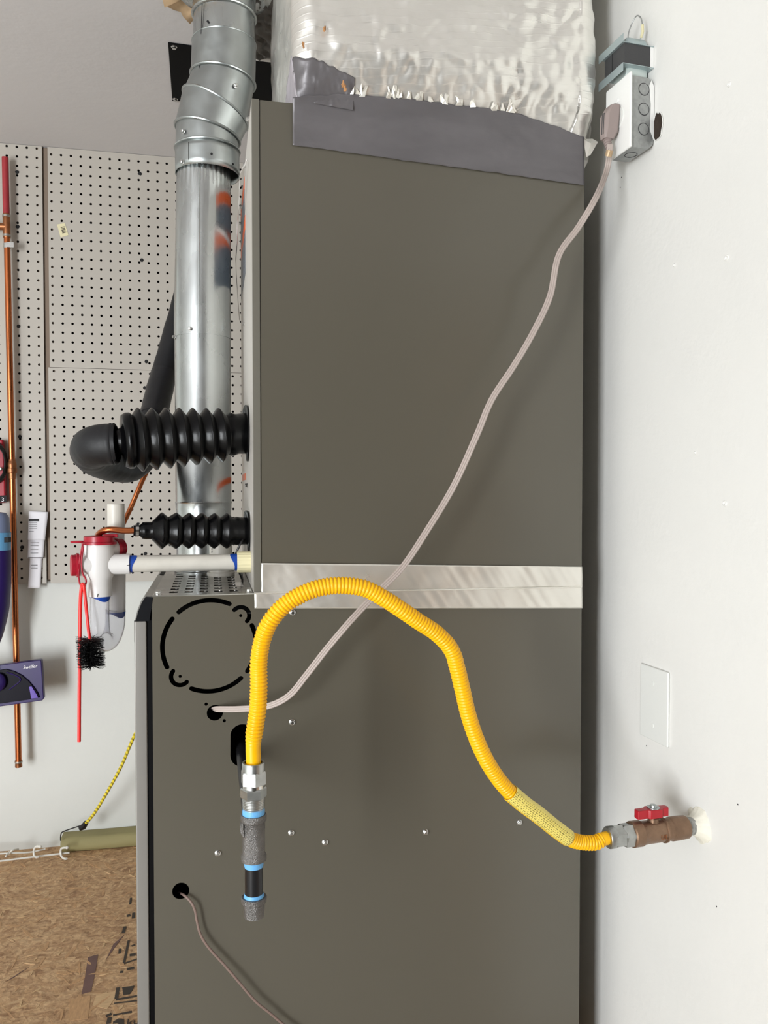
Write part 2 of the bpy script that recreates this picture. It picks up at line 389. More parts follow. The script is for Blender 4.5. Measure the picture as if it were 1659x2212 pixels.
# ------------------------------------------------------------------ the setting
CZ, BY = 1.937, 1.17
struct('floor', MB().box(-1.9, .75, -.14, BY, -.40, 0), 'osb', smooth=False)                       # raised platform decked with strand board
floor = bpy.data.objects['floor']
struct('floor.001', MB().box(-3.3, .95, FRONT_Y - .1, BY + .02, -.62, -.46), 'concrete', smooth=False)
struct('ground', MB().box(-14, 10, -22, FRONT_Y - .1, -.66, -.48), 'driveway', smooth=False)
struct('ceiling', MB().box(-3.3, .95, FRONT_Y - .1, BY + .1, CZ, CZ + .1), 'ceiling_paint', smooth=False)
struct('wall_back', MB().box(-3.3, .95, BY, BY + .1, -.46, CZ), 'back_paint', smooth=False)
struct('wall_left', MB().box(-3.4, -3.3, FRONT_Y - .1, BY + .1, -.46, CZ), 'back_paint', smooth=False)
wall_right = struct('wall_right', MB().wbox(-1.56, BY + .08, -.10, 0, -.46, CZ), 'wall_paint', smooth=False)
struct('wall_right.001', MB().wbox(FRONT_Y - .08, -1.5601, -.10, -.002, -.46, CZ), 'dark_wall', smooth=False)  # unseen stretch made dark to dim its reflection in the side panel
dr = struct('door_1', MB().wbox(-1.46, -.72, .001, .018, -.44, 1.57), 'wood_door', smooth=False)
struct('trim_2', MB().wbox(-.715, -.65, 0, .02, -.46, 1.64).wbox(-1.53, -1.465, 0, .02, -.46, 1.64).wbox(-1.465, -.715, 0, .02, 1.575, 1.64), 'plate_paint', smooth=False)
wf = MB()
wf.box(-3.3, DOOR_X0, FRONT_Y - .1, FRONT_Y, -.46, CZ); wf.box(DOOR_X1, 1.1, FRONT_Y - .1, FRONT_Y, -.46, CZ); wf.box(DOOR_X0, DOOR_X1, FRONT_Y - .1, FRONT_Y, DOOR_Z1, CZ)
struct('wall_front', wf, 'dark_wall', smooth=False)  # kept dark so little light bounces towards the furnace

# strands that stand out on the deck, and its ink stamps
def floor_poly(name, pts, material, parent=floor, t=.0006):
    return build(name, MB().prism([Vector((q[0], q[1], .0001)) for q in pts], (0, 0, t)), material, parent, smooth=False)
def flake(pxs, material):
    return floor_poly('wood_strand', [PZ(x, y, 0) for x, y in pxs], material)
label_part(flake([(190, 2068), (212, 2062), (206, 2100), (197, 2142), (176, 2148), (184, 2108)], 'strand_dark'), 'dark purple-brown strand')
flake([(45, 2100), (62, 2090), (30, 2112), (14, 2120)], 'strand_dark'); flake([(245, 2040), (268, 2020), (240, 2058), (228, 2075)], 'strand_dark')
flake([(208, 2150), (260, 2140), (232, 2180), (200, 2172)], 'strand_light'); flake([(150, 2160), (196, 2150), (190, 2200), (150, 2206)], 'strand_mid')
sm = MB()
for i in range(260):
    x = random.uniform(-.95, -.12); y = random.uniform(.22, 1.14); a = random.gauss(.6, .9); l = random.uniform(.004, .014); wd = random.uniform(.001, .004)
    c, s_ = math.cos(a), math.sin(a); q = Vector((x, y, .00005))
    pts = [q + Vector((c * l * u - s_ * wd * v, s_ * l * u + c * wd * v, 0)) for u, v in ((-1, -.4), (.3, -1), (1, .2), (.2, 1), (-.8, .7))]
    sm.prism(pts, (0, 0, random.uniform(.0004, .0012)))
o = build('loose_strands', sm, 'strand_light', floor, smooth=False); o['kind'] = 'stuff'
sm = MB()
for i in range(260):
    x = random.uniform(-.95, -.12); y = random.uniform(.22, 1.14); a = random.gauss(-.4, 1.); l = random.uniform(.006, .03); wd = random.uniform(.0012, .006)
    c, s_ = math.cos(a), math.sin(a); q = Vector((x, y, .00005))
    pts = [q + Vector((c * l * u - s_ * wd * v, s_ * l * u + c * wd * v, 0)) for u, v in ((-1, -.4), (.3, -1), (1, .2), (.2, 1), (-.8, .7))]
    sm.prism(pts, (0, 0, random.uniform(.0003, .0009)))
o = build('loose_strands', sm, 'strand_mid', floor, smooth=False); o['kind'] = 'stuff'
def ink_line(a, b, wpx, m='ink_faded'):
    p = PZ(*a, 0); q = PZ(*b, 0); d = (q - p).normalized(); n_ = Vector((-d.y, d.x, 0)) * wpx * .0005
    floor_poly('ink_stamp', [p - n_, q - n_, q + n_, p + n_], m, t=.0009)
for a, b, wd in (((278, 2032), (268, 2080), 5), ((268, 2082), (296, 2072), 4), ((250, 2160), (296, 2152), 5), ((246, 2168), (296, 2162), 3), ((255, 2134), (251, 2158), 7),
                 ((244, 2194), (285, 2186), 5), ((229, 2196), (241, 2190), 6), ((237, 2198), (234, 2212), 8), ((283, 1940), (281, 1954), 5), ((277, 1976), (279, 1980), 8), ((289, 1972), (288, 1984), 7),
                 ((270, 2002), (266, 2016), 7), ((259, 2050), (258, 2060), 5), ((280, 2064), (293, 2062), 9), ((274, 2094), (290, 2091), 8), ((263, 2098), (262, 2102), 6), ((284, 2044), (292, 2041), 5)):
    ink_line(a, b, wd)
floor_poly('ink_stamp', [PZ(x, y, 0) for x, y in ((264, 2134), (290, 2130), (286, 2140), (280, 2148), (266, 2150))], 'ink_faded', t=.0009)
floor_poly('ink_stamp', [PZ(x, y, 0) for x, y in ((244, 2208), (256, 2201), (268, 2202), (268, 2214), (244, 2218))], 'ink_faded', t=.0009)
tp = PZ(272, 2216, 0)
text('ink_stamp', 'kur', .024, lambda x, y, z: Vector((tp.x + x, tp.y + y * 1.1, .0009 + z)), 'ink_faded', floor)

# dents and small nail marks on the right wall
def dent(x, y, r):
    c = PW(x, y, 0); mb = MB().lathe(c, WN, [(-.001, r * 1.5), (.0008, r * 1.25), (.0014, r * .9), (.0006, r * .5), (-.001, r * .3)], 12)
    for v in mb.v: v += WS * NZ(v.x * 300, v.y * 300, v.z * 300) * r * .4 + Vector((0, 0, NZ(v.z * 300, v.x * 300, 3) * r * .4))
    build('nail_dent', mb, 'wall_paint', wall_right)
for x, y, r in ((1570, 557, .0034), (1566, 1087, .0034), (1575, 182, .0028), (1457, 573, .002), (1502, 978, .0016)): dent(x, y, r)
for x, y in ((1397, 1611), (1548, 1958), (1594, 1738), (1343, 383), (1340, 405)):
    c = PW(x, y, 0); build('nail_hole', MB().lathe(c - WN * .001, WN, [(0, .0012), (.0013, .0011)], 8), 'ink', wall_right)

# ------------------------------------------------------------------ pegboards on the back wall
PITCH_H = .0254
def pegboard(name, x0, x1, z0, z1, ref, label, th=.005, yf=1.148):
    t = thing(name, label, 'pegboard', (.5 * (x0 + x1), yf, z0), 'white pegboards on the back wall')
    ox, oz = ref.x, ref.z; h = PITCH_H / 2; r = .0035; n = 8
    i0 = math.floor((x0 - ox) / PITCH_H) - 1; i1 = math.ceil((x1 - ox) / PITCH_H) + 1
    j0 = math.floor((z0 - oz) / PITCH_H) - 1; j1 = math.ceil((z1 - oz) / PITCH_H) + 1
    mb = MB()
    for i in range(i0, i1 + 1):
        for j in range(j0, j1 + 1):
            cx, cz = ox + i * PITCH_H, oz + j * PITCH_H
            a0, a1, b0, b1 = max(x0, cx - h), min(x1, cx + h), max(z0, cz - h), min(z1, cz + h)
            if a0 >= a1 - 1e-6 or b0 >= b1 - 1e-6: continue
            if a0 < cx - r and a1 > cx + r and b0 < cz - r and b1 > cz + r:
                out = [(a1, cz), (a1, b1), (cx, b1), (a0, b1), (a0, cz), (a0, b0), (cx, b0), (a1, b0)]
                inn = [(cx + r * math.cos(math.pi / 4 * k), cz + r * math.sin(math.pi / 4 * k)) for k in range(8)]
                vs = [(a, yf, b) for a, b in out] + [(a, yf, b) for a, b in inn] + [(a, yf + th, b) for a, b in inn]
                fs = []
                for k in range(8): k2 = (k + 1) % 8; fs += [(k, k2, 8 + k2, 8 + k), (8 + k, 8 + k2, 16 + k2, 16 + k)]
                mb.add(vs, fs)
            else: mb.add([(a0, yf, b0), (a1, yf, b0), (a1, yf, b1), (a0, yf, b1)], [(0, 1, 2, 3)])
    me = bpy.data.meshes.new('board'); me.from_pydata(mb.v, [], mb.f); me.update()
    loc = Vector(t.location); me.transform(Matrix.Translation(-loc)); me.materials.append(MATS['pegboard']); me.materials.append(MATS['peg_edge'])
    for f_ in me.polygons:
        if abs(f_.normal.y) < .5: f_.material_index = 1
    bm = bmesh.new(); bm.from_mesh(me); bmesh.ops.remove_doubles(bm, verts=bm.verts, dist=1e-5); bmesh.ops.recalc_face_normals(bm, faces=bm.faces); bm.to_mesh(me); bm.free()
    o = bpy.data.objects.new('board', me); C.objects.link(o); o.parent = t
    e = .003
    build('edge', MB().box(x0, x0 + e, yf + .0002, yf + th, z0, z1).box(x1 - e, x1, yf + .0002, yf + th, z0, z1).box(x0, x1, yf + .0002, yf + th, z0, z0 + e).box(x0, x1, yf + .0002, yf + th, z1 - e, z1), 'peg_edge', t, smooth=False)
    build('shade_backing', MB().box(x0 + .004, x1 - .004, yf + .018, BY - .0005, z0 + .004, z1 - .004), 'inside_dark', t, smooth=False)  # dark sheet painted as the shade behind the peg holes
    return t
YF = 1.148
xa = P(92.5, 500, YF).x; xb = P(104.5, 500, YF).x; zc = P(110, 793, YF).z; zb = P(110, 1260, YF).z
pbA = pegboard('pegboard', -.95, xa, zb, CZ - .001, P(36.2, 317.4, YF), 'narrow white pegboard at the left, behind the upright copper pipe')
pbB = pegboard('pegboard', xb, .30, zc, CZ - .001, P(110.5, 333.5, YF), 'tall upper white pegboard reaching the ceiling, barcode sticker on it')
pbC = pegboard('pegboard', xb - .004, .30, zb, zc - .001, P(116.5, 801.6, YF), 'lower white pegboard behind the black bellows boots')
for par, pts in ((pbA, ((37, 372), (38, 490), (40, 705), (43, 943), (47.5, 1182))), (pbB, ((302, 375), (306, 562), (316, 781), (524, 404))), (pbC, ((313, 838), (314, 1196)))):
    for x, y in pts:
        c = P(x, y, YF); mb = MB().lathe(c, (0, -1, 0), [(-.001, .0052), (.001, .005), (.0024, .0032), (.0024, .001)], 9)
        for v in mb.v: v.x += NZ(v.x * 200, v.z * 200, 1) * .0012; v.z += NZ(v.x * 200, v.z * 200, 9) * .0016
        label_part(build('screw_head', mb, 'ink', par), 'dark screw head')
tr = struct('trim_1', MB().box(xa - .02, xb + .02, YF + .007, BY - .0003, zb + .01, CZ - .002), 'furring', smooth=False)
# barcode sticker
bt = thing('barcode_sticker', 'small cream barcode sticker stuck on the upper pegboard', 'sticker', P(135, 498, YF - .0006))
q = [P(x, y, YF - .0006) for x, y in ((123, 485), (140, 482), (148, 508), (131, 513))]
build('paper', MB().prism(q, (0, -.0004, 0)), 'pvc_yellow', bt, smooth=False)
for k in range(5):
    f0, f1 = .25 + k * .11, .31 + k * .11
    a, b, c, d = q
    l0 = a.lerp(b, .35); l1 = a.lerp(b, .85); m0 = d.lerp(c, .35); m1 = d.lerp(c, .85)
    build('bar', MB().prism([l0.lerp(m0, f0), l1.lerp(m1, f0), l1.lerp(m1, f1), l0.lerp(m0, f1)], (0, -.0007, 0)), 'ink_faded', bt, smooth=False)

# ------------------------------------------------------------------ furnace
FX0, FX1, FY1, FZ = -.0865, .591, .47, .845
fur = thing('furnace', 'dark grey metal furnace cabinet standing on the strand board deck', 'furnace', (.25, .235, 0))
def XZ(x, y): p = P(x, y, 0); return p.x, p.z
c = XZ(453.1, 1395); R = .0697
k8 = lambda a, b: XZ(260 + a / 3.77, 1160 + b / 3.77)
loops = [[(FX0, .004), (FX1, .004), (FX1, FZ), (FX0, FZ)]]
for a0, a1 in ((64.7, 130.6), (142, 205.4), (246.8, 312), (-36.3, 24.6)): loops.append(arc_slot(*c, .0680, .0034, a0, a1))
cu_, cl_ = k8(980, 640), k8(487, 1135)
loops += [arc_slot(*cu_, .0127, .0032, -43, 137), circle(*cu_, .0024, 12), arc_slot(*cl_, .0130, .0032, 141, 317), circle(*cl_, .0024, 12)]
loops += [circle(*XZ(464.2, 1539.8), .0118, 28), circle(*k8(699, 1361), .0025, 12), circle(*k8(846, 1497), .0025, 12), circle(*XZ(390.5, 1924.5), .0124, 28)]
oc = XZ(523, 1610); ow, oh = .0175, .0145
loops.append([(oc[0] + ow * math.cos(a), oc[1] + (oh if math.sin(a) >= 0 else -oh) + ow * math.sin(a)) for a in [2 * math.pi * i / 32 + .001 for i in range(32)]])
side = plate('side_panel', loops, .0012, lambda x, y, z: Vector((x, z + .0006, y)), 'panel_grey', fur)
sh = MB().box(FX0, FX1, FY1 - .0012, FY1, .004, FZ).box(FX1 - .0012, FX1, .0012, FY1, .004, FZ).box(FX0, FX1, .0012, FY1, .004, .006)
build('casing', sh, 'panel_grey', fur, smooth=False)
build('front_frame', MB().box(FX0, FX0 + .0012, .0012, FY1, .006, FZ), 'inside_dark', fur, smooth=False)
build('shade_sheet', MB().box(.075, .078, .003, FY1 - .003, .01, FZ - .004).box(FX0 + .003, .075, .12, .122, .01, FZ - .004), 'inside_dark', fur, smooth=False)  # added dark sheets put shade behind the side holes
# louvred top
lo = [[(FX0, 0), (FX1, 0), (FX1, FY1), (FX0, FY1)]]
for cx in (-.0575, -.0350, -.0130, .0090, .0320):
    for r_ in range(10):
        y = .040 + r_ * .0385; lo.append([(cx - .0062, y - .0095), (cx + .0062, y - .0095), (cx + .0062, y + .0095), (cx - .0062, y + .0095)])
build('shade_sheet_top', MB().box(FX0 + .002, .074, .004, FY1 - .004, FZ - .03, FZ - .028), 'inside_dark', fur, smooth=False)  # added dark sheet puts shade under the louvre slots
topp = plate('top_panel', lo, .0012, lambda x, y, z: Vector((x, y, z + FZ + .0006)), 'louver_steel', fur)
for x, y in ((341.5, 1284), (538, 1279)): hexscrew(topp, PZ(x, y, FZ + .001), (0, 0, 1), .0052, .004)
build('rating_sticker', MB().box(.037, .049, .10, .155, FZ + .0012, FZ + .0015), 'clear_film', topp, smooth=False)
# door, gasket, fascia
build('door_gasket', MB().box(-.0945, FX0, .003, FY1 - .003, .02, P(325, 1300, 0).z), 'gasket', fur, smooth=False)
door = build('front_door', MB().box(-.1115, -.0945, .0, FY1, .01, P(305, 1342, 0).z), 'door_grey', fur, bevel=.0018)
fp = [P(x, y, 0) for x, y in ((293.5, 1341), (322.5, 1341.5), (330.5, 1290.5), (314, 1289.5), (306, 1302), (298, 1322))]
build('fascia_end', MB().prism([q + Vector((0, -.0006, 0)) for q in fp], (0, .006, 0)), 'black_plastic', fur, smooth=False)
fo = [P(x, y, 0) for x, y in ((291, 1341), (296, 1341), (330.5, 1290.5), (331, 1288.5), (313, 1287), (304, 1299), (296, 1320))]
build('fascia', MB().prism([q + Vector((0, .0035, 0)) for q in fo], (0, FY1 - .0035, 0)), 'fascia_grey', fur, angle=50)
build('fascia_slot', MB().box(-.094, -.0865, .30, .37, FZ, FZ + .0022), 'gasket', fur, smooth=False)
a = P(291, 1342, 0); b = P(291, 1388, 0)
build('door_handle', MB().box(a.x - .0012, a.x + .0006, .004, .20, b.z, a.z), 'black_plastic', door, smooth=False)
for x, y in ((631, 1560), (629, 1799), (702, 1819.5), (919, 1797), (470.5, 1843), (1121.5, 1776), (632, 1323)): hexscrew(side, P(x, y, 0), (0, -1, 0))

# ------------------------------------------------------------------ coil cabinet on top of it
KX0, KX1, KZ0, KZ1 = .0605, .591, .8475, 1.578
coil = thing('coil_cabinet', 'tall dark grey coil cabinet stacked on the furnace under the foil duct', 'cabinet', (.32, .235, KZ0))
xs = P(562.5, 700, 0).x
build('side_panel', MB().box(xs + .0008, KX1, .0008, .003, KZ0, KZ1), 'panel_grey', coil, smooth=False)
build('corner_trim', MB().box(KX0, xs - .0004, -.0004, .003, KZ0 - .001, KZ1 + .001), 'panel_trim', coil, bevel=.0008)
build('casing', MB().box(KX0 + .004, KX1, .003, FY1, KZ0, KZ1), 'panel_grey', coil, smooth=False)
cfp = build('front_panel', MB().box(KX0, KX0 + .004, .003, FY1, KZ0, KZ1), 'steel_face', coil, smooth=False)
for x, y, Y in ((524.5, 700, .30), (530, 1048, .18), (516, 483, .42), (521, 447, .36), (528, 357, .20), (535, 258, .09)):
    p = P(x + 3, y, Y); hexscrew(cfp, (KX0, Y, p.z), (-1, 0, 0), .0045, .004)
# warning labels on the cabinet's front face (mirrored in the flue pipe beside it)
def front_label(y0, y1, z0, z1, m): build('warning_label', MB().box(KX0 - .0005, KX0, y0, y1, z0, z1), m, cfp, smooth=False)
for z0, z1, y0, y1 in ((1.540, 1.562, .26, .44), (1.462, 1.488, .24, .44), (1.02, 1.032, .26, .42)): front_label(y0, y1, z0, z1, 'label_orange')
for z0, z1, y0, y1 in ((1.489, 1.539, .26, .44), (1.385, 1.461, .24, .44)): front_label(y0, y1, z0, z1, 'label_slate')
# loose clear strip peeling off the front edge
pts = [(531, 344, .08), (527, 380, .14), (524, 430, .20), (521, 470, .27), (520, 520, .33), (518, 580, .40), (517, 690, .45)]
ce = spline([Vector((KX0 - (.004 if i in (0, 6) else .012), Y, P(x, y, Y).z)) for i, (x, y, Y) in enumerate(pts)], 8)
def strip_fn(u, v):
    i = min(len(ce) - 1, int(v * (len(ce) - 1))); q = ce[i]; wd = .018 * math.sin(math.pi * min(1, max(.08, v)))
    return q + Vector((.002 * NZ(v * 9, u * 3, 0), (u - .5) * wd, (u - .5) * .004 + .002 * NZ(v * 12, 2, u)))
o = build('peeling_strip', MB().grid(strip_fn, 4, 40), 'clear_film', coil); label_part(o, 'loose clear strip peeling off')
so = o.modifiers.new('s', 'SOLIDIFY'); so.thickness = .0004

# foil tape over the joint
tt = thing('foil_tape', 'shiny aluminium foil tape sealing the joint between furnace and cabinet', 'tape', P(900, 1314, -.001))
def band(xl, xr, yt, yb, seed):
    def fn(u, v):
        p = P(xl + (xr - xl) * u, yt[0] + (yt[1] - yt[0]) * u, 0).lerp(P(xl + (xr - xl) * u, yb[0] + (yb[1] - yb[0]) * u, 0), v)
        wr = .0007 * NZ(p.x * 30 + seed, p.z * 9, seed) + .0006 * NZ(p.x * 9, p.z * 60, seed) + .0004 * NZ(p.x * 90 + p.z * 60, 2, seed)
        p.x += .0008 * NZ(p.z * 60, seed, 0) * (1 if u in (0, 1) else 0)
        return Vector((p.x, -.0022 + wr, p.z))
    return fn
for nm, mb in (('upper_strip', MB().grid(band(564, 1257, (1216, 1224), (1281, 1268), 1), 160, 14)), ('lower_strip', MB().grid(band(549.5, 1257, (1281, 1266), (1314, 1313.5), 5), 160, 10))):
    o = build(nm, mb, 'foil_tape', tt); so = o.modifiers.new('s', 'SOLIDIFY'); so.thickness = .0003; so.offset = 1
build('fold', MB().tube([P(549 + (1257 - 549) * i / 40, 1281.5 - 13.5 * i / 40, -.0032) + Vector((0, .0006 * NZ(i, 0, 0), .0008 * NZ(i * .7, 3, 0))) for i in range(41)], .0011, 6), 'foil_tape', tt)

# ------------------------------------------------------------------ foil wrapped duct above
duct = thing('insulated_duct', 'bulky duct wrapped in silver foil insulation above the grey cabinet', 'duct', (.36, .2, 1.5))
DX0, DX1, DY0, DY1 = .118, .606, -.028, .43
TT = [(600, 214), (640, 212), (735, 206), (870, 216), (990, 230), (1105, 245), (1200, 276), (1262, 300), (1300, 308)]
TTX = [(P(x, y, -.006).x, P(x, y, -.006).z) for x, y in TT]
def interp(tab, x):
    if x <= tab[0][0]: return tab[0][1]
    for (a, fa), (b, fb) in zip(tab, tab[1:]):
        if x <= b: return fa + (fb - fa) * (x - a) / (b - a)
    return tab[-1][1]
def rr_loop(x0, x1, y0, y1, r, n):
    pts = []; per = []
    seg = [((x0, y1 - r), (x0, y0 + r)), None, ((x0 + r, y0), (x1 - r, y0)), None, ((x1, y0 + r), (x1, y1 - r)), None, ((x1 - r, y1), (x0 + r, y1)), None]
    cen = {1: (x0 + r, y0 + r, math.pi, 1.5 * math.pi), 3: (x1 - r, y0 + r, 1.5 * math.pi, 2 * math.pi), 5: (x1 - r, y1 - r, 0, .5 * math.pi), 7: (x0 + r, y1 - r, .5 * math.pi, math.pi)}
    for i in range(8):
        if i % 2 == 0:
            (ax, ay), (bx, by) = seg[i]; m = {0: 60, 2: 190, 4: 24, 6: 16}[i]
            pts += [(ax + (bx - ax) * k / m, ay + (by - ay) * k / m, i) for k in range(m)]
        else:
            cx, cy, a0, a1 = cen[i]; pts += [(cx + r * math.cos(a0 + (a1 - a0) * k / 10), cy + r * math.sin(a0 + (a1 - a0) * k / 10), i) for k in range(10)]
    return pts
LOOP = rr_loop(DX0, DX1, DY0, DY1, .034, 0)
CX, CY = (DX0 + DX1) / 2, (DY0 + DY1) / 2
def duct_pt(x, y, side, z, zb):
    h = z - zb
    pin = max(0., 1 - h / .085) ** 2
    nx, ny = x - CX, y - CY
    cr = .0045 * NZ(x * 7, y * 7, z * 7) + .0022 * NZ(x * 22, y * 22 + 4, z * 30) + (.0022 if side in (2, 3) else .0012) * NZ(x * 60, y * 60, z * 55 + 7)
    hz = max(0., 1 - h / .10)
    cr += hz * .004 * (abs(NZ(x * 60, y * 60, z * 50 + 3)) - .2) + .0016 * (abs(NZ(x * 34 + z * 12, y * 34, z * 40)) - .2) * (.4 + 1.6 * max(0, min(1, (x - .25) / .25)))
    rdir = {0: (-1, 0), 2: (0, -1), 4: (1, 0), 6: (0, 1)}.get(side)
    if rdir is None: l = math.hypot(nx, ny); rdir = (nx / l, ny / l)
    y2 = y; x2 = x
    if side in (1, 2, 3): y2 = y + (-.0035 - y) * pin if y < -.0035 else y
    if side in (1, 0): x2 = x + .012 * pin
    if side in (3, 4): x2 = x - .016 * pin
    return Vector((x2 + rdir[0] * cr, y2 + rdir[1] * cr * (1 - .85 * pin), z))
def zbase(x, y, side):
    if side == 2 or (side in (1, 3)): return interp(TTX, x) - .006
    if side == 4: return 1.515 if y < .2 else 1.575
    return 1.580
rs = []; NR = 130
for j in range(NR + 1):
    f = j / NR; ring = []
    for x, y, sd_ in LOOP:
        zb_ = zbase(x, y, sd_); z = zb_ + (CZ - .002 - zb_) * f ** 1.25
        ring.append(duct_pt(x, y, sd_, z, zb_))
    rs.append(ring)
o = build('foil_wrap', MB().rings(rs, True), 'foil_wrap', duct, angle=180); label_part(o, 'crinkled silver foil facing')
BB = [(632, 313), (700, 322), (880, 347), (1050, 370), (1262, 400)]
def tape_fn(u, v):
    xp = 632 + (1262 - 632) * u
    yt = interp(TT, xp) + 3 * NZ(u * 30, 0, 0) - 4; yb = interp(BB, xp) + 1.5 * NZ(u * 25, 5, 0)
    Y = -.0022 - .0095 * v ** 3
    p = P(xp, yb + (yt - yb) * v, Y)
    p.y += .0013 * NZ(p.x * 26, p.z * 50, 1) * (.35 + v) + .0007 * NZ(p.x * 70, p.z * 90, 2)
    return p
o = build('duct_tape_band', MB().grid(tape_fn, 130, 26), 'duct_tape', duct); so = o.modifiers.new('s', 'SOLIDIFY'); so.thickness = .0005; label_part(o, 'grey duct tape band')
# corner patch of tape
def patch(name, i0, n_, ztop, zbot, m, off):
    rows = 14; mb = MB()
    def fn(u, v):
        x, y, s_ = LOOP[i0 + int(round(u * n_))]
        zt = ztop(u); z = zbot(u) + (zt - zbot(u)) * v
        p = duct_pt(x, y, s_, max(z, zbase(x, y, s_) + .004), zbase(x, y, s_)); p.z = z
        d = Vector((x - CX, y - CY, 0)).normalized()
        if s_ == 2: d = Vector((0, -1, 0))
        if s_ == 0: d = Vector((-1, 0, 0))
        p += d * (off + .0012 * NZ(u * 14, v * 9, 2))
        return p
    o = build(name, mb.grid(fn, n_, rows), m, duct); so = o.modifiers.new('s', 'SOLIDIFY'); so.thickness = .0006; return o
patch('corner_tape', 61, 36, lambda u: 1.640 - .025 * u + .004 * NZ(u * 9, 0, 0), lambda u: 1.578 - .006 * u, 'duct_tape', .003)
patch('corner_tape', 40, 22, lambda u: 1.600 + .045 * u + .003 * NZ(u * 9, 0, 0), lambda u: 1.577, 'duct_tape_pale', .0034)
for x, y, r in ((701, 62, .0035), (655, 97, .004), (741, 182, .004), (745, 192, .004)):
    c_ = P(x, y, DY0 - .006); mb = MB().ball(c_, r, 8, 6, (.5, .5, 1.3))
    for v in mb.v: v += Vector((NZ(v.x * 400, v.y * 400, v.z * 400), NZ(v.z * 400, 0, v.x * 400), NZ(v.y * 400, v.x * 400, 4))) * r * .6
    label_part(build('insulation_tuft', mb, 'insul_orange', duct), 'orange-brown tuft of insulation')
mb = MB()
for i in range(26):
    xp = random.uniform(745, 1110); q = P(xp, interp(TT, xp) - random.uniform(0, 6), -.012); L_ = random.uniform(.008, .02)
    d = Vector((random.uniform(-.5, .5), random.uniform(-.4, .0), 1)).normalized() * L_; sd_ = Vector((random.uniform(.002, .006), random.uniform(-.002, .002), 0))
    mb.add([q - sd_, q + sd_, q + d + sd_ * .3, q + d - sd_ * .6, q + d * .5 + Vector((0, -.003, 0))], [(0, 1, 4), (1, 2, 4), (2, 3, 4), (3, 0, 4)])
o = build('torn_foil_edge', mb, 'foil_tape', duct, smooth=False); o['kind'] = 'stuff'
q = P(1272, 318, -.004)
build('torn_foil_flap', MB().add([q + Vector((-.010, 0, .012)), q + Vector((.008, .004, .016)), q + Vector((.014, -.004, .008)), q + Vector((.003, .0, -.012)), q + Vector((-.006, -.004, -.018)), q + Vector((.001, -.005, .004))],
      [(0, 1, 5), (1, 2, 5), (2, 3, 5), (3, 4, 5), (4, 0, 5)]), 'foil_tape', duct, smooth=False)

# ------------------------------------------------------------------ flue pipe
FYC, FR = .338, .0508
flue = thing('flue_pipe', 'galvanised sheet metal flue pipe with jointed elbow rising to the ceiling', 'pipe', (P(441, 1200, FYC).x, FYC, FZ + .0012))
def ring_at(c, r, tilt, n=72, crimp=0.):
    e1 = Vector((math.cos(tilt), 0, -math.sin(tilt))); e2 = Vector((0, 1, 0))
    e1 = e1 / math.cos(tilt)
    return [c + (e1 * math.cos(a) + e2 * math.sin(a)) * r * (1 + crimp * (abs(math.sin(15 * a)) - .5)) for a in [2 * math.pi * k / n for k in range(n)]]
cb = Vector((P(441, 1200, FYC).x, FYC, FZ + .0012)); c1 = P(440, 1088, FYC); c2 = P(438, 727, FYC); c3 = P(440, 372, FYC)
build('lower_pipe', MB().rings([ring_at(cb, FR + .004, 0), ring_at(cb + Vector((0, 0, .004)), FR + .004, 0), ring_at(cb + Vector((0, 0, .006)), FR, 0), ring_at(c1, FR, 0)]), 'galvanised', flue)
build('middle_pipe', MB().rings([ring_at(c1 - Vector((0, 0, .012)), FR + .0008, 0), ring_at(c1, FR + .0008, 0), ring_at(c1 + Vector((0, 0, .0025)), FR + .0020, 0), ring_at(c1 + Vector((0, 0, .005)), FR + .0008, 0), ring_at(c2, FR + .0006, 0)]), 'galvanised', flue)
rr_ = [ring_at(c2 - Vector((0, 0, .004)), FR + .0016, 0, 120), ring_at(c2 + Vector((0, 0, .05)), FR + .0010, 0, 120), ring_at(c3 - Vector((0, 0, .045)), FR - .0006, 0, 120), ring_at(c3 - Vector((0, 0, .025)), FR - .0015, 0, 120, .02), ring_at(c3 + Vector((0, 0, .02)), FR - .004, 0, 120, .05)]
build('upper_pipe', MB().rings(rr_), 'galvanised', flue)
# standing seam of the upper pipe
q0 = P(430, 372, FYC - FR); q1 = P(429, 727, FYC - FR)
build('seam', MB().tube([P(430, 362, FYC - FR + .0006), P(430, 540, FYC - FR + .0001), P(429, 729, FYC - FR - .0006)], .0013, 6), 'galvanised_matt', flue)
ER = .0590
EL = [((448.5, 380), 0, ER), ((448, 325.5), 0, ER), ((448.5, 289.7), 12, ER), ((465.5, 235.5), 26, ER), ((482, 172.5), 7, ER), ((484.5, 95.5), 0, ER), ((484.5, 36.9), 0, ER - .0012), ((485, -20), 0, ER - .0012)]
EC = [(P(*q, FYC), rad(t), r) for q, t, r in EL]
names = ['elbow_collar', 'elbow_gore', 'elbow_gore', 'elbow_gore', 'elbow_gore', 'riser', 'riser']
for i in range(7):
    (a, ta, ra), (b, tb, rb) = EC[i], EC[i + 1]
    if i == 6: b = Vector((b.x, b.y, CZ - .001))
    r_ = [ring_at(a.lerp(b, f), (ra + (rb - ra) * f) - (.0016 if i in (1, 3, 5) else 0), ta + (tb - ta) * f) for f in (0, .25, .5, .75, 1)]
    if i == 0:
        o = build(names[i], MB().rings(r_, False), 'galvanised_matt', flue); so = o.modifiers.new('s', 'SOLIDIFY'); so.thickness = .0012
    else: build(names[i], MB().rings(r_), 'galvanised_matt' if i < 5 else 'galvanised', flue)
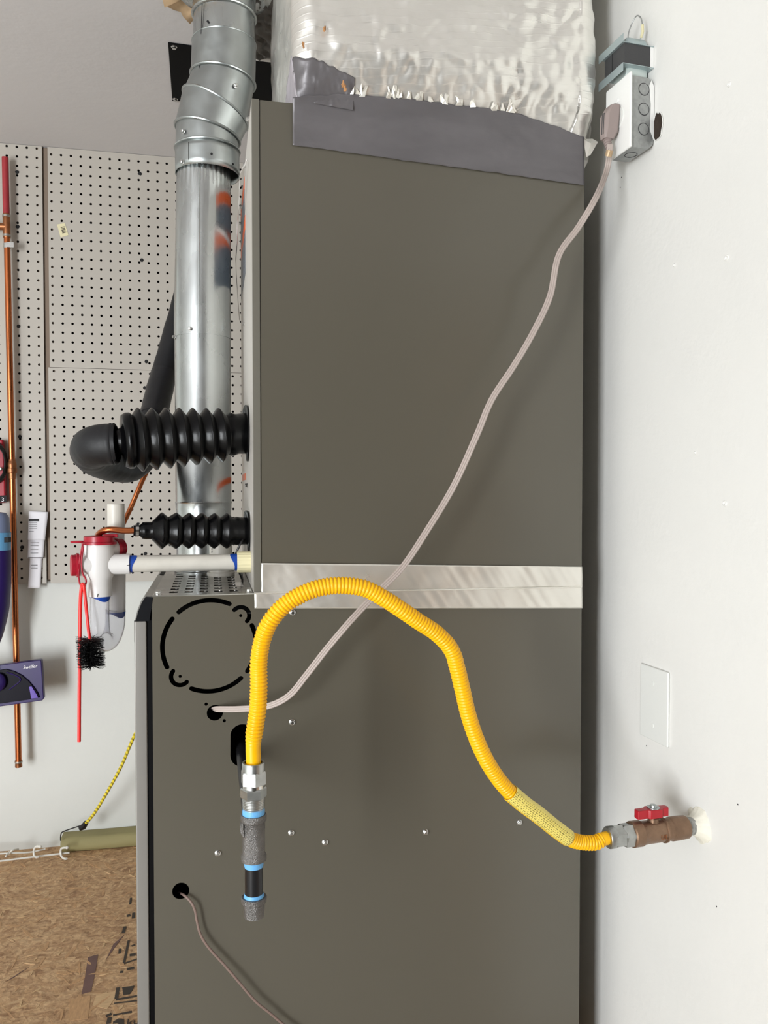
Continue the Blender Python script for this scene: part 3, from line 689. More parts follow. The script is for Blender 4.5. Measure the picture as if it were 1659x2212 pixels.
for i in (1, 2, 3, 4, 6):
    a, t, r = EC[i]; e1 = Vector((math.cos(t), 0, -math.sin(t))) / max(.9, math.cos(t))
    build('bead', MB().torus(a, e1, Vector((0, 1, 0)), r, .0026 if i != 1 else .0022, 72, 8), 'galvanised_matt' if i < 5 else 'galvanised', flue)
a, t, r = EC[5]; build('bead', MB().torus(a, Vector((1, 0, 0)), Vector((0, 1, 0)), r, .0010, 72, 6), 'galvanised_matt', flue)
def flue_screw(x, y, r, cxp, m='bright_steel', hole=False):
    cx = P(cxp, y, FYC); s_ = (P(x, y, FYC - r * .7).x - cx.x) / r; s_ = max(-.96, min(.96, s_)); d = Vector((s_, -math.sqrt(1 - s_ * s_), 0))
    p = Vector((cx.x, FYC, P(x, y, FYC - r * .8).z)) + d * (r + .0002)
    if hole: label_part(build('screw_hole', MB().lathe(p - d * .0004, d, [(0, .0022), (.0012, .0021)], 10), 'ink', flue), 'dark empty screw hole')
    else: hexscrew(flue, p, d, .0042, .0045)
for x, y, cp in ((395, 347, 448), (397, 281, 448), (508, 189, 478), (449, 49, 484)): flue_screw(x, y, ER, cp, hole=(y == 49))
for x, y, cp in ((457, 338, 448), (503, 350, 448)): flue_screw(x, y, ER, cp, hole=True)
flue_screw(412, 712, FR + .001, 438); flue_screw(373, 722, FR + .001, 438)
def on_flue(x, y, cxp, r):
    cx = P(cxp, y, FYC); s_ = max(-.97, min(.97, (P(x, y, FYC - r * .7).x - cx.x) / r)); d = Vector((s_, -math.sqrt(1 - s_ * s_), 0))
    return Vector((cx.x, FYC, P(x, y, FYC - r * .8).z)) + d * (r + .0002)
for (x0, y0, k0), (x1, y1, k1) in (((437, 4, 484.5), (434.5, 70, 484.5)), ((433, 132, 483), (420, 190, 477)), ((406, 208, 466), (397, 240, 456)), ((408, 308, 448), (408, 346, 448))):
    build('seam', MB().tube([on_flue(x0 + (x1 - x0) * f, y0 + (y1 - y0) * f, k0 + (k1 - k0) * f, ER) for f in (0, .25, .5, .75, 1)], .0006, 5), 'black_iron', flue)

# ceiling collar and torn ceiling paper round the flue
cc = Vector((P(484, -15, FYC).x, FYC, CZ))
mb = MB().lathe(cc, (0, 0, -1), [(0, .098), (.002, .098), (.003, .094), (.009, .088), (.012, .066), (.012, .062), (.0, .062)], 48, False)
solo('flue_collar', mb, 'galvanised', 'round galvanised collar where the flue meets the ceiling', 'collar')
mb = MB(); pts = []
for k in range(26):
    a = rad(120 + 150 * k / 25); R_ = .128 + .012 * NZ(k * .8, 0, 0); pts.append(cc + Vector((R_ * math.cos(a), R_ * math.sin(a), -.002 - (.010 if k % 5 == 0 else .004 * abs(NZ(k, 3, 0))))))
inn = [cc + Vector((.088 * math.cos(rad(120 + 150 * k / 25)), .088 * math.sin(rad(120 + 150 * k / 25)), -.003)) for k in range(26)]
mb.add(pts + inn, [(i, i + 1, 26 + i + 1, 26 + i) for i in range(25)])
o = solo('torn_paper', mb, 'kraft', 'torn tan paper ring on the ceiling round the flue collar', 'paper'); so = o.modifiers.new('s', 'SOLIDIFY'); so.thickness = .0012

# black cover plate on the ceiling
pq = [PZ(363, 90, CZ), PZ(372, 216, CZ), PZ(592, 216, CZ), PZ(592, 122, CZ)]
vp = thing('cover_plate', 'flat black square cover plate screwed to the ceiling behind the flue', 'plate', sum(pq, Vector()) / 4)
build('plate', MB().prism([q - Vector((0, 0, .0002)) for q in pq], (0, 0, -.003)), 'gasket', vp, bevel=.0012)
for x, y in ((376, 101), (378.5, 214)): hexscrew(vp, PZ(x, y, CZ - .003), (0, 0, -1), .0065, .004)

# crumpled dark sheet on the ceiling and white pipe far behind, beside the foil duct
fs_ = MB()
def flash(u, v):
    x = .066 + u * .15; y = .30 + v * .255
    return Vector((x + .004 * NZ(v * 9, u * 9, 0), y + .004 * NZ(u * 9, v * 9, 5), CZ - .006 - .011 * abs(NZ(u * 6, v * 8, 2)) - .006 * abs(NZ(u * 17, v * 20, 7))))
o = solo('dark_ceiling_sheet', fs_.grid(flash, 30, 40), 'flex_dark', 'crumpled dark sheet on the ceiling between flue and foil duct', 'sheet metal'); so = o.modifiers.new('s', 'SOLIDIFY'); so.thickness = .001
pz_ = P(566, 122, .565)
pvb = MB().tube([pz_ + Vector((-.03, 0, .035)), pz_ + Vector((-.03, 0, .012)), pz_ + Vector((-.022, 0, .002)), pz_ + Vector((-.01, 0, 0)), pz_ + Vector((.12, 0, 0))], .0095, 16)
solo('white_pipe', pvb, 'pvc_white', 'short white plastic pipe behind the flue, running into the foil duct', 'pipe')

# ------------------------------------------------------------------ big and small bellows boots
def bellows(thing_o, p0, p1, prof, m='rubber', n=40):
    d = (p1 - p0); L_ = d.length
    mb = MB().lathe(p0, d, [(t * L_, r) for t, r in prof], n)
    return build('bellows', mb, m, thing_o, angle=70)
p0 = Vector((KX0, .145, P(532, 936, .145).z)); p1 = P(262, 953, .102)
bb = thing('bellows_boot', 'large black rubber bellows boot sticking out from the coil cabinet', 'boot', p0, 'black bellows boots on the cabinet')
prof = [(0.012, .034), (.10, .033), (.145, .036)]
pk = [.235, .335, .44, .545, .65, .755, .86]
for i, t in enumerate(pk):
    R_ = .0445 + .0065 * i / 6; prof += [(t - .056, R_ - .0118), (t - .048, R_ - .0118), (t - .006, R_ - .0006), (t, R_), (t + .006, R_ - .0006)]
prof += [(.905, .0400), (.925, .0440), (.955, .0440), (.985, .0405), (.990, .034), (.995, .022), (1.02, .019), (1.06, .017), (1.08, .010)]
bellows(bb, p0, p1, prof)
def flange(parent, c, r):
    mb = MB(); ax = Vector((-1, 0, 0))
    rr2 = []
    for t, r2 in ((.0005, r), (.003, r), (.004, r - .003), (.004, r * .7)): rr2.append([c + ax * (t + (.005 * max(0, math.sin(a * 1 + .6)) ** 3 if r2 > r * .8 else 0)) + Vector((0, r2 * math.cos(a), r2 * math.sin(a))) for a in [2 * math.pi * k / 40 for k in range(40)]])
    return build('flange', mb.rings(rr2), 'rubber', parent)
flange(bb, p0, .047)
q0 = Vector((KX0, .125, P(533, 1147, .125).z)); q1 = P(268, 1146, .09)
sb = thing('bellows_boot', 'small black rubber bellows boot clamped onto the thin copper pipe', 'boot', q0, 'black bellows boots on the cabinet')
prof = [(.012, .0225), (.09, .0225), (.12, .0235)]
for t in (.205, .315, .425, .535, .645, .765): prof += [(t - .052, .0215), (t - .01, .0282), (t, .0289), (t + .01, .0282)]
prof += [(.845, .0150), (.85, .0138), (.90, .0138), (.925, .013), (.945, .0088), (.955, .0084), (.99, .0084), (1.0, .0080), (1.0, .005)]
prof = [(t * .93 if t < .8 else t * .93 + 0, r) for t, r in prof]
bellows(sb, q0, q1, prof)
flange(sb, q0, .034)
dq = (q1 - q0)
build('hose_clamp', MB().lathe(q0 + dq * .890, dq, [(0, .0088), (.0001, .0096), (.005, .0096), (.0051, .0088)], 24), 'bright_steel', sb)
build('clamp_screw', MB().cyl(q0 + dq * .893 + Vector((0, -.004, .0105)), q0 + dq * .893 + Vector((0, .006, .0105)), .0022, None, 10), 'black_iron', sb)
# insulated suction line
itop = P(458, 226, .69)
ip = spline([Vector((itop.x, itop.y, CZ - .001)), P(452, 300, .675), P(438, 410, .645), P(420, 530, .605), P(398, 640, .56), P(372, 740, .53), P(348, 830, .49), P(330, 905, .43), P(312, 975, .36), P(282, 1005, .31), P(243, 1002, .255), P(210, 988, .20), P(197, 972, .145), P(210, 963, .115), P(236, 960, .105), P(250, 959, .103)], 7)
rad_ = []
for i in range(len(ip)):
    f = i / (len(ip) - 1); rad_.append(.0225 + .0100 * max(0, min(1, (f - .25) * 2.0)) + .0012 * NZ(i * .5, 0, 0))
ins = thing('insulated_pipe', 'black foam insulated pipe bending round into the large bellows boot', 'pipe', P(312, 975, .36))
o = build('insulation', MB().tube(ip, rad_, 26, False), 'foam_black', ins); so = o.modifiers.new('s', 'SOLIDIFY'); so.thickness = .006
build('tape_wrap', MB().tube(ip[40:50], [r + .0008 for r in rad_[40:50]], 26, False), 'tape_black', ins)
build('inner_pipe', MB().tube([ip[-9], ip[-5], ip[-3]], .0115, 16), 'rubber', ins)
# copper liquid line
cp = spline([q1 + Vector((.02, 0, 0)), q1, P(240, 1144, .09), P(223, 1147, .095), P(212, 1156, .11), P(208, 1172, .16), P(222, 1176, .28), P(252, 1155, .40), P(276, 1111, .455), P(303, 1048, .465), P(335, 975, .49), P(352, 890, .53), P(372, 790, .58), P(405, 640, .62), P(432, 480, .67), P(452, 330, .72), Vector((P(455, 240, .73).x, .73, CZ - .001))], 8)
solo('copper_line', MB().tube(cp, .0049, 14), 'copper', 'thin bright copper pipe curling behind the red-capped drain trap', 'pipe')

# ------------------------------------------------------------------ condensate trap
TY = .09
trap = thing('drain_trap', 'white plastic condensate drain trap with red caps and clear U bend', 'drain trap', P(215, 1405, TY))
def lz(x, y0, y1, r, Y=TY, n=28):
    a = P(x, (y0 + y1) / 2, Y); return Vector((a.x, Y, P(x, y0, Y).z)), Vector((a.x, Y, P(x, y1, Y).z)), r
pxm = lambda w_, Y=TY: w_ * .5 * ((Y + 1.225) / 1.04) / F_PX          # half width in px -> radius near the left of the frame
xc = 214.5
def zat(y, Y=TY, x=xc): return P(x, y, Y).z
X0 = P(xc, 1200, TY).x
R1, R2 = pxm(61), pxm(49.5)
mb = MB().lathe((X0, TY, zat(1287.5)), (0, 0, 1), [(0, R2), (zat(1252) - zat(1287.5), R2 + .0003), (zat(1244) - zat(1287.5), R1 * .97), (zat(1174) - zat(1287.5), R1)], 36)
body = build('tee_body', mb, 'pvc_white', trap, angle=50)
za = P(230, 1219, TY).z
build('tee_arm', MB().lathe((X0, TY, za), (1, 0, 0), [(0, pxm(44)), (P(281, 1219, TY).x - X0, pxm(44))], 30), 'pvc_white', trap)
build('side_port', MB().lathe((X0, TY - .0, za), (-1, -.25, 0), [(0, pxm(50)), (.030, pxm(46))], 30), 'pvc_white', trap)
build('back_port', MB().lathe((X0, TY, zat(1190)), (1, .9, .1), [(0, pxm(38)), (.034, pxm(38))], 26), 'pvc_white', trap)
# caps
def cap(p, d, r, h, name='red_cap'):
    mb = MB().lathe(p, d, [(-.002, r * 1.12), (.0015, r * 1.12), (.0022, r * .98), (h - .001, r * .98), (h, r * .92), (h, .001)], 32)
    return build(name, mb, 'cap_red', trap)
ct = Vector((X0, TY, zat(1173)))
cap(ct, Vector((0, 0, 1)), R1 * 1.05, .011)
cl = Vector((X0, TY, za)) + Vector((-1, -.25, 0)).normalized() * .032
cap(cl, Vector((-1, -.25, 0)), pxm(46), .0095)
cbk = Vector((X0, TY, zat(1190))) + Vector((1, .9, .1)).normalized() * .030
cap(cbk, Vector((1, .9, .1)), pxm(40), .012)
build('cap_tab', MB().torus(Vector((P(169, 1169, TY).x, TY, zat(1170))), Vector((.010, 0, 0)), Vector((0, .006, 0)), 1, .0018, 20, 6).box(P(176, 1170, TY).x, X0 - R1 * .9, TY - .005, TY + .005, zat(1172), zat(1168)), 'cap_red', trap)
build('cap_bridge', MB().box(X0 + .006, X0 + R1 * 1.25, TY - .004, TY + .010, zat(1161), zat(1154)), 'cap_red', trap, bevel=.001)
ly = TY - .024
lp = spline([P(179, 1174, ly), P(173, 1205, ly), P(170, 1235, ly), P(170.5, 1252, ly), P(174, 1264, ly), P(181, 1266, ly), P(186, 1258, ly), P(184, 1248, ly), P(179, 1240, ly), P(176, 1215, ly), P(180, 1180, ly)], 6)
build('lanyard', MB().tube(lp, .0014, 8), 'cap_red', trap)
# clear U
ux = [P(xc, 1282, TY), P(xc + .5, 1340, TY), P(218, 1372, TY), P(228, 1387, .105), P(240, 1378, .12), P(249, 1350, .125), P(250.5, 1316, .125)]
o = build('clear_u_bend', MB().tube(spline(ux, 8), [pxm(41)] * 49, 26, False), 'clear_plastic', trap); so = o.modifiers.new('s', 'SOLIDIFY'); so.thickness = .0012
BYT = .125
bx = P(252, 1280, BYT).x
def zb2(y): return P(252, y, BYT).z
build('rear_socket', MB().lathe((bx, BYT, zb2(1323)), (0, 0, 1), [(0, pxm(37)), (zb2(1242) - zb2(1323), pxm(39)), (zb2(1230) - zb2(1323), pxm(36)), (zb2(1140) - zb2(1323), pxm(36))], 28), 'pvc_white', trap)
build('standpipe', MB().lathe((bx, BYT, zb2(1145)), (0, 0, 1), [(0, pxm(37)), (zb2(1089) - zb2(1145), pxm(37)), (zb2(1088.5) - zb2(1145), pxm(33)), (zb2(1092) - zb2(1145), pxm(32)), (zb2(1110) - zb2(1145), pxm(32))], 28), 'pvc_grey', trap)
for zc_, xx, yy, r_, sgn in ((zat(1287.5), X0, TY, pxm(46), 1), (zb2(1323), bx, BYT, pxm(38), 1)):
    ring1 = [Vector((xx + r_ * math.cos(a), yy + r_ * math.sin(a), zc_ + .0016)) for a in [2 * math.pi * k / 36 for k in range(36)]]
    ring2 = [Vector((xx + r_ * .94 * math.cos(a), yy + r_ * .94 * math.sin(a), zc_ - .0012 - .007 * max(0, math.cos(a + .9)) ** 3)) for a in [2 * math.pi * k / 36 for k in range(36)]]
    build('primer_stain', MB().rings([ring1, ring2], False), 'primer_blue', trap)
build('pen_mark', MB().tube([Vector((X0 - .001, TY - R2 - .0004, zat(1286))), Vector((X0, TY - R2 - .0004, zat(1280)))], .0006, 6), 'ink', trap)
build('pen_mark', MB().tube([P(274, 1222, TY - pxm(44)), P(281, 1220, TY - pxm(44))], .0006, 6), 'ink', trap)
# drain pipe to the cabinet
xa_, xb_ = P(281, 1219, TY).x, P(512, 1216, TY).x
R3 = pxm(36)
build('drain_pipe', MB().cyl((xa_ - .01, TY, za), (xb_ + .01, TY, za), R3, None, 30), 'pvc_grey', trap)
def primer_x(x, sgn):
    r_ = R3 + .0004; A = []; B = []
    for k in range(36):
        a = 2 * math.pi * k / 36; e = .004 + .007 * max(0, math.cos(a - 2.1)) ** 2
        A.append(Vector((x, TY + r_ * math.cos(a), za + r_ * math.sin(a)))); B.append(Vector((x + sgn * e, TY + r_ * math.cos(a), za + r_ * math.sin(a))))
    build('primer_stain', MB().rings([A, B], False), 'primer_blue', trap)
primer_x(xa_, 1); primer_x(xb_, -1)
n_ = 40; rs = []
for t in (xb_, KX0):
    rs.append([Vector((t, TY + (R3 + .0035) * (1 + (.03 if k % 2 else 0)) * math.cos(2 * math.pi * k / n_), za + (R3 + .0035) * (1 + (.03 if k % 2 else 0)) * math.sin(2 * math.pi * k / n_))) for k in range(n_)])
build('pipe_adapter', MB().rings(rs), 'pvc_yellow', trap, smooth=False)

# hanging brush
br = thing('bottle_brush', 'red-handled bottle brush with black bristles hanging from the trap lanyard', 'brush', P(171, 1603, ly))
h1 = spline([P(182.5, 1268, ly - .003), P(179, 1262, ly - .004), P(176, 1270, ly - .002), P(173.5, 1310, ly), P(172.5, 1400, ly), P(171.5, 1500, ly), P(171, 1602, ly)], 8)
build('handle', MB().tube(h1, .0027, 10), 'brush_red', br)
h2 = spline([P(180, 1262, ly - .004), P(183, 1280, ly - .004), P(188, 1330, ly - .006), P(194, 1384, ly - .008)], 8)
build('stem', MB().tube(h2, .0024, 10), 'brush_red', br)
w0_, w1_ = P(194, 1380, ly - .009), P(198, 1440, ly - .009)
wp = [w0_.lerp(w1_, i / 60) + Vector((.0022 * math.cos(i * .62), .0022 * math.sin(i * .62), 0)) for i in range(61)]
build('twisted_wire', MB().tube(wp, .0011, 6), 'bright_steel', br)
mb = MB()
for i in range(1500):
    f = i / 1500.; c_ = w0_.lerp(w1_, f); a = i * .62 / 15 * 2.4 + random.gauss(0, .25) + (math.pi if i % 2 else 0); a = random.uniform(0, 6.283)
    L_ = random.uniform(.0175, .0215); d = Vector((math.cos(a), math.sin(a), random.gauss(0, .08) + .12 * (.5 - f))).normalized()
    sd_ = d.cross(Vector((0, 0, 1))).normalized() * .00042; up_ = Vector((0, 0, .00042)); e = c_ + d * L_
    mb.add([c_ - sd_, c_ + sd_, c_ + up_, e - sd_ * .6, e + sd_ * .6, e + up_ * .6], [(0, 1, 4, 3), (1, 2, 5, 4), (2, 0, 3, 5), (3, 4, 5)])
o = build('bristles', mb, 'bristle', br, smooth=False); o['kind'] = 'stuff'

# small white pipe on the louvred top, with its wire
vy = .275; vx = P(477, 1210, vy).x
vt = thing('vent_stub', 'short white plastic pipe standing on the louvred furnace top', 'pipe', (vx, vy, FZ + .0012))
build('pipe', MB().lathe((vx, vy, FZ + .0012), (0, 0, 1), [(0, .0245), (.006, .0245), (.007, .0205), (.085, .0205)], 28), 'pvc_grey', vt)
text('pipe_print', 'PVC 1120', .010, lambda x, y, z: Vector((vx - .0145 - y * .35, vy - .0150 - .35 * (y), FZ + .012 + x)), 'ink', vt)
solo('thin_wire', MB().tube(spline([Vector((KX0 - .001, .12, .93)), Vector((.045, .10, .915)), Vector((.035, .11, .885)), Vector((.045, .14, .862)), Vector((.05, .17, FZ + .004)), Vector((.053, .30, FZ + .004))], 8), .0018, 8), 'cable_black', 'thin black wire hanging behind the small bellows boot', 'wire')

# ------------------------------------------------------------------ gas drip leg, hose and valve
GY = -.28
gx = P(548, 1800, GY).x
def gz(y): return P(548, y, GY).z
gas = thing('gas_drip_leg', 'black iron gas tee with drip leg and blue thread tape below the hose', 'pipe fitting', (gx, GY, gz(1982)))
gm = lambda w_: w_ * .5 * .968 / F_PX
def gl(name, prof, m, n=28, rot=0., **k): return build(name, MB().lathe((gx, GY, 0), (0, 0, 1), [(gz(y), gm(w_)) for y, w_ in prof], n, True, rot), m, gas, **k)
gl('drip_cap', [(1981, 34), (1979, 42), (1950, 46), (1947, 53), (1938, 54), (1936, 50), (1936, 44)], 'cast_iron')
gl('nipple', [(1944, 38), (1856, 38)], 'black_iron')
gl('thread_tape', [(1948, 42), (1944, 43), (1934, 42), (1929, 39)], 'thread_tape')
gl('thread_tape', [(1872, 38.6), (1866, 41), (1855, 42)], 'thread_tape')
tee = gl('tee', [(1858, 46), (1857, 53), (1848, 54), (1845, 51), (1842, 47), (1776, 47), (1773, 51), (1770, 54), (1760, 54), (1758, 51), (1758, 44)], 'cast_iron')
gl('thread_tape', [(1764, 46), (1752, 47), (1745, 45)], 'thread_tape')
gl('adapter_threads', [(1748 - i * 1.7, 44.0 + .12 * i + (1.6 if i % 2 else 0)) for i in range(17)], 'zinc')
gl('adapter_hex', [(1722, 52), (1720, 55), (1703, 55), (1700, 51)], 'zinc', 6, .5, angle=20)
gl('adapter_neck', [(1702, 46), (1692, 44)], 'bright_steel')
gl('flare_nut', [(1694, 48), (1692, 55), (1667, 55), (1664, 52)], 'zinc', 6, .1, angle=20)
gl('nut_collar', [(1667, 48), (1648, 48), (1646, 46), (1646, 38), (1660, 36)], 'zinc', 28)
bz = gz(1807)
build('tee_branch', MB().lathe((gx, GY, bz), (0, 1, 0), [(0, gm(46)), (.022, gm(46)), (.023, gm(54)), (.032, gm(54))], 28), 'cast_iron', gas)
build('supply_pipe', MB().cyl((gx, GY + .02, bz), (gx - .002, .13, bz + .012), .0107, None, 24), 'black_iron', gas)
for x, y in ((525, 1785), (526, 1800)):
    c_ = P(x, y, GY - .006); build('cast_lug', MB().ball(c_, .0035, 8, 6, (.5, .8, 1.6)), 'cast_iron', gas)
text('cast_mark', 'LB', .006, lambda x, y, z: Vector((gx - .0112 + x * .5, GY - gm(47) * .62 - x * .55 - .0013, gz(1786) + y)), 'cast_iron', gas, .0004)

VW = PW(1512, 1782, 0)                      # where the gas stub leaves the wall
def vt_at(xp):
    lo_, hi_ = -.02, .25
    for _ in range(40):
        m_ = .5 * (lo_ + hi_)
        if px(VW + WN * m_)[0] > xp: lo_ = m_
        else: hi_ = m_
    return lo_
vtip = VW + WN * vt_at(1313)
hp = [P(548, 1658, GY), P(547.5, 1640, GY), P(547, 1605, GY), P(552, 1565, GY), P(557, 1530, GY), P(559, 1480, GY), P(559, 1430, GY), P(567, 1382, GY - .003), P(583, 1344, GY - .006), P(615, 1307, GY - .008), P(660, 1280, GY - .01), P(705, 1267, GY - .01), P(748, 1265, GY - .01), P(790, 1272, GY - .01),
      P(830, 1293, GY - .008), P(868, 1318, GY - .005), P(905, 1343, GY), P(945, 1370, GY + .005), P(975, 1404, GY + .01), P(988, 1444, GY + .015), P(999, 1490, GY + .02), P(1012, 1545, GY + .027), P(1030, 1598, GY + .035), P(1055, 1650, GY + .042), P(1088, 1697, GY + .05),
      P(1125, 1732, GY + .056), P(1165, 1762, GY + .062), P(1205, 1794, GY + .07), P(1240, 1816, GY + .078)]
endp = vtip
hp += [endp + WN * .022 + Vector((0, 0, -.0045)), endp + WN * .008 + Vector((0, 0, -.001)), endp - WN * .012]
path, LEN = resample(spline(hp, 14), .0007)
RIB = .0042; HR = .01035
rr3 = []; n_p = len(path)
for i in range(n_p):
    s_ = LEN * i / (n_p - 1); ph = s_ / RIB
    a = abs(math.sin(math.pi * ph)); r_ = HR - .0026 + .0026 * a ** .45
    e0, e1_ = s_, LEN - s_
    if e0 < .026: r_ = HR - .0017
    elif e0 < .04: r_ = HR - .0017 + (r_ - HR + .0017) * (e0 - .026) / .014
    if e1_ < .022: r_ = HR - .0013
    rr3.append(r_)
hose = thing('gas_hose', 'bright yellow corrugated gas hose looping across the grey furnace side', 'hose', P(548, 1650, GY))
build('corrugated_tube', MB().tube(path, rr3, 18), 'hose_yellow', hose, angle=180)
# paper sleeve label
i0 = min(range(n_p), key=lambda i: (Vector(px(path[i])) - Vector((1104, 1710))).length); i1 = min(range(n_p), key=lambda i: (Vector(px(path[i])) - Vector((1228, 1809))).length)
def sleeve_mat():
    m = mat('sleeve_paper', srgb(226, 208, 110), .55, bump=.15, bscale=120); nt = m.node_tree; L = nt.links; b = nt.nodes['Principled BSDF']
    at = nt.nodes.new('ShaderNodeUVMap'); at.uv_map = 'UVMap'
    br_ = nt.nodes.new('ShaderNodeTexBrick'); br_.inputs['Scale'].default_value = 1; br_.offset = .37; br_.squash_frequency = 3; br_.squash = 1.6
    br_.inputs['Color1'].default_value = srgb(110, 98, 44); br_.inputs['Color2'].default_value = srgb(168, 152, 70); br_.inputs['Mortar'].default_value = srgb(232, 214, 112)
    br_.inputs['Mortar Size'].default_value = .016; br_.inputs['Brick Width'].default_value = .06; br_.inputs['Row Height'].default_value = .056
    L.new(at.outputs[0], br_.inputs['Vector'])
    sx = nt.nodes.new('ShaderNodeSeparateXYZ'); L.new(at.outputs[0], sx.inputs[0])
    n1 = nt.nodes.new('ShaderNodeTexNoise'); n1.inputs['Scale'].default_value = 9; L.new(at.outputs[0], n1.inputs['Vector'])
    ad_ = nt.nodes.new('ShaderNodeMath'); ad_.operation = 'MULTIPLY_ADD'; ad_.inputs[1].default_value = .12; L.new(n1.outputs['Fac'], ad_.inputs[0]); L.new(sx.outputs['Y'], ad_.inputs[2])
    r = nt.nodes.new('ShaderNodeValToRGB'); r.color_ramp.interpolation = 'CONSTANT'; e = r.color_ramp.elements
    e[0].color = (0, 0, 0, 1); e[1].color = (1, 1, 1, 1); e[1].position = .30; e.new(.74).color = (0, 0, 0, 1)
    L.new(ad_.outputs[0], r.inputs[0])
    r2 = nt.nodes.new('ShaderNodeValToRGB'); r2.color_ramp.elements[0].color = srgb(244, 196, 30); r2.color_ramp.elements[1].color = srgb(230, 214, 120); r2.color_ramp.elements[0].position = .35; r2.color_ramp.elements[1].position = .52
    L.new(ad_.outputs[0], r2.inputs[0])
    mx = nt.nodes.new('ShaderNodeMix'); mx.data_type = 'RGBA'; L.new(r.outputs[0], mx.inputs['Factor']); L.new(r2.outputs[0], mx.inputs['A']); L.new(br_.outputs['Color'], mx.inputs['B']); L.new(mx.outputs['Result'], b.inputs['Base Color'])
sleeve_mat()
sp = path[i0:i1:4]; ms = len(sp); NS = 40; vs = []; uvs = []; fs = []
for i in range(ms):
    t = (sp[min(i + 1, ms - 1)] - sp[max(i - 1, 0)]).normalized(); fr = Vector((0, -1, 0)); fr = (fr - t * fr.dot(t)).normalized(); up2 = fr.cross(t)
    if up2.z < 0: up2 = -up2
    for k in range(NS + 1):
        a = rad(-118 + 236 * k / NS); low = k / NS
        rz = HR + .0011 + .0004 * NZ(i * .2, k * .3, 0) + (.0016 * abs(NZ(i * .35, 7, 0)) if k < 3 else 0)
        vs.append(sp[i] + (fr * math.cos(a) + up2 * math.sin(a)) * rz); uvs.append((i / (ms - 1) * 1.7, k / NS))
for i in range(ms - 1):
    for k in range(NS): fs.append((i * (NS + 1) + k, i * (NS + 1) + k + 1, (i + 1) * (NS + 1) + k + 1, (i + 1) * (NS + 1) + k))
me = bpy.data.meshes.new('label_sleeve'); me.from_pydata(vs, [], fs); me.update()
uv = me.uv_layers.new(name='UVMap')
for lp_ in me.loops: uv.data[lp_.index].uv = uvs[lp_.vertex_index]
o = mesh_obj('label_sleeve', me, 'sleeve_paper', hose); so = o.modifiers.new('s', 'SOLIDIFY'); so.thickness = .0004; label_part(o, 'worn pale yellow printed paper label')

val = thing('gas_valve', 'brass gas shutoff valve with red handle on the white wall', 'valve', VW)
def vl(name, prof, m, n=28, rot=0., **k): return build(name, MB().lathe(VW, WN, [(vt_at(x), r) for x, r in prof], n, True, rot), m, val, **k)
vl('pipe_stub', [(1530, .0125), (1474, .0125)], 'painted_pipe')
vl('brass_body', [(1482, .0140), (1480, .0160), (1466, .0166), (1448, .0166), (1446, .0158), (1444, .0152), (1425, .0156), (1395, .0158), (1384, .0165), (1382, .0178), (1364, .0178), (1362, .0160)], 'brass')
vl('body_ring', [(1436, .0150), (1434, .0176), (1431, .0176), (1429, .0150)], 'brass')
vl('adapter_hex', [(1364, .0138), (1363, .0166), (1345, .0166), (1342, .0150)], 'zinc', 6, .2, angle=20)
vl('flare_nut', [(1346, .0138), (1343, .0158), (1324, .0162)], 'zinc', 6, .5, angle=20)
vl('nut_collar', [(1326, .0150), (1314, .0150), (1311, .0135), (1311, .0100)], 'zinc')
vc = VW + WN * vt_at(1411)
build('stem', MB().lathe(vc, (0, 0, 1), [(0, .008), (.0205, .008), (.0206, .0055), (.026, .0055)], 20), 'brass', val)
hx = WN; hy = WS; hz0 = .0215
def hv(a, b, z): return vc + hx * a + hy * b + Vector((0, 0, z))
hpoly = [(.028, -.006), (.029, -.001), (.028, .005), (.013, .0055), (.0095, .0095), (-.0085, .0095), (-.012, .0055), (-.021, .005), (-.023, -.001), (-.021, -.006), (-.012, -.006), (-.0085, -.0095), (.0095, -.0095), (.013, -.006)]
hb = MB(); hb.prism([hv(a, b, hz0) for a, b in hpoly], (0, 0, .0125))
hdl = build('handle', hb, 'red_paint', val, bevel=.0012)
build('handle_nut', MB().lathe(vc + Vector((0, 0, hz0 + .0125)), (0, 0, 1), [(0, .0088), (.0012, .0088), (.0016, .005), (.0040, .0046), (.0044, .003)], 20), 'galvanised_matt', hdl)
mb = MB().lathe(VW - WN * .001, WN, [(0, .0255), (.002, .0245), (.0045, .0195), (.010, .0148), (.016, .0128)], 72)
for v in mb.v:
    d = v - VW; f = 1 + .22 * NZ(d.z * 45, d.y * 45, 4) + .14 * NZ(d.z * 160, d.y * 160, 1); off = d.dot(WN); v += (d - WN * off) * (f - 1) * .8
build('sealant', mb, 'sealant', val)
text('cast_mark', 'UL', .010, lambda x, y, z: vc + WN * (-.004 - x + .002) * 1.0 + Vector((0, 0, -.006 + y)) - WS * (.0158 + z), 'copper_dull', val, .0003)

# ------------------------------------------------------------------ power cord and box
box = thing('outlet_box', 'steel outlet box with white cover plate on the right wall', 'outlet', WP(-.037, .02, 1.527))
S0, S1, Z0, Z1 = -.064, -.010, 1.531, 1.640
poly = []
rc = .014
for cz_, co, a0 in ((Z0 + rc, .001 + rc, 180), (Z1 - rc, .001 + rc, 90)):
    pass
prof2 = [(.044, Z0), (.044, Z1), (.001 + rc, Z1)] + [(.001 + rc - rc * math.sin(rad(a)), Z1 - rc + rc * math.cos(rad(a))) for a in (30, 60, 90)] + [(.001 + rc - rc * math.cos(rad(a)), Z0 + rc - rc * math.sin(rad(a))) for a in (0, 30, 60, 90)]
build('box', MB().prism([WP(S0, o_, z_) for o_, z_ in prof2], WS * (S1 - S0)), 'box_steel', box, angle=30)
cvp = build('cover_plate', MB().wbox(-.0725, -.0025, .0442, .0485, 1.527, 1.642), 'plate_white', box, bevel=.0022)
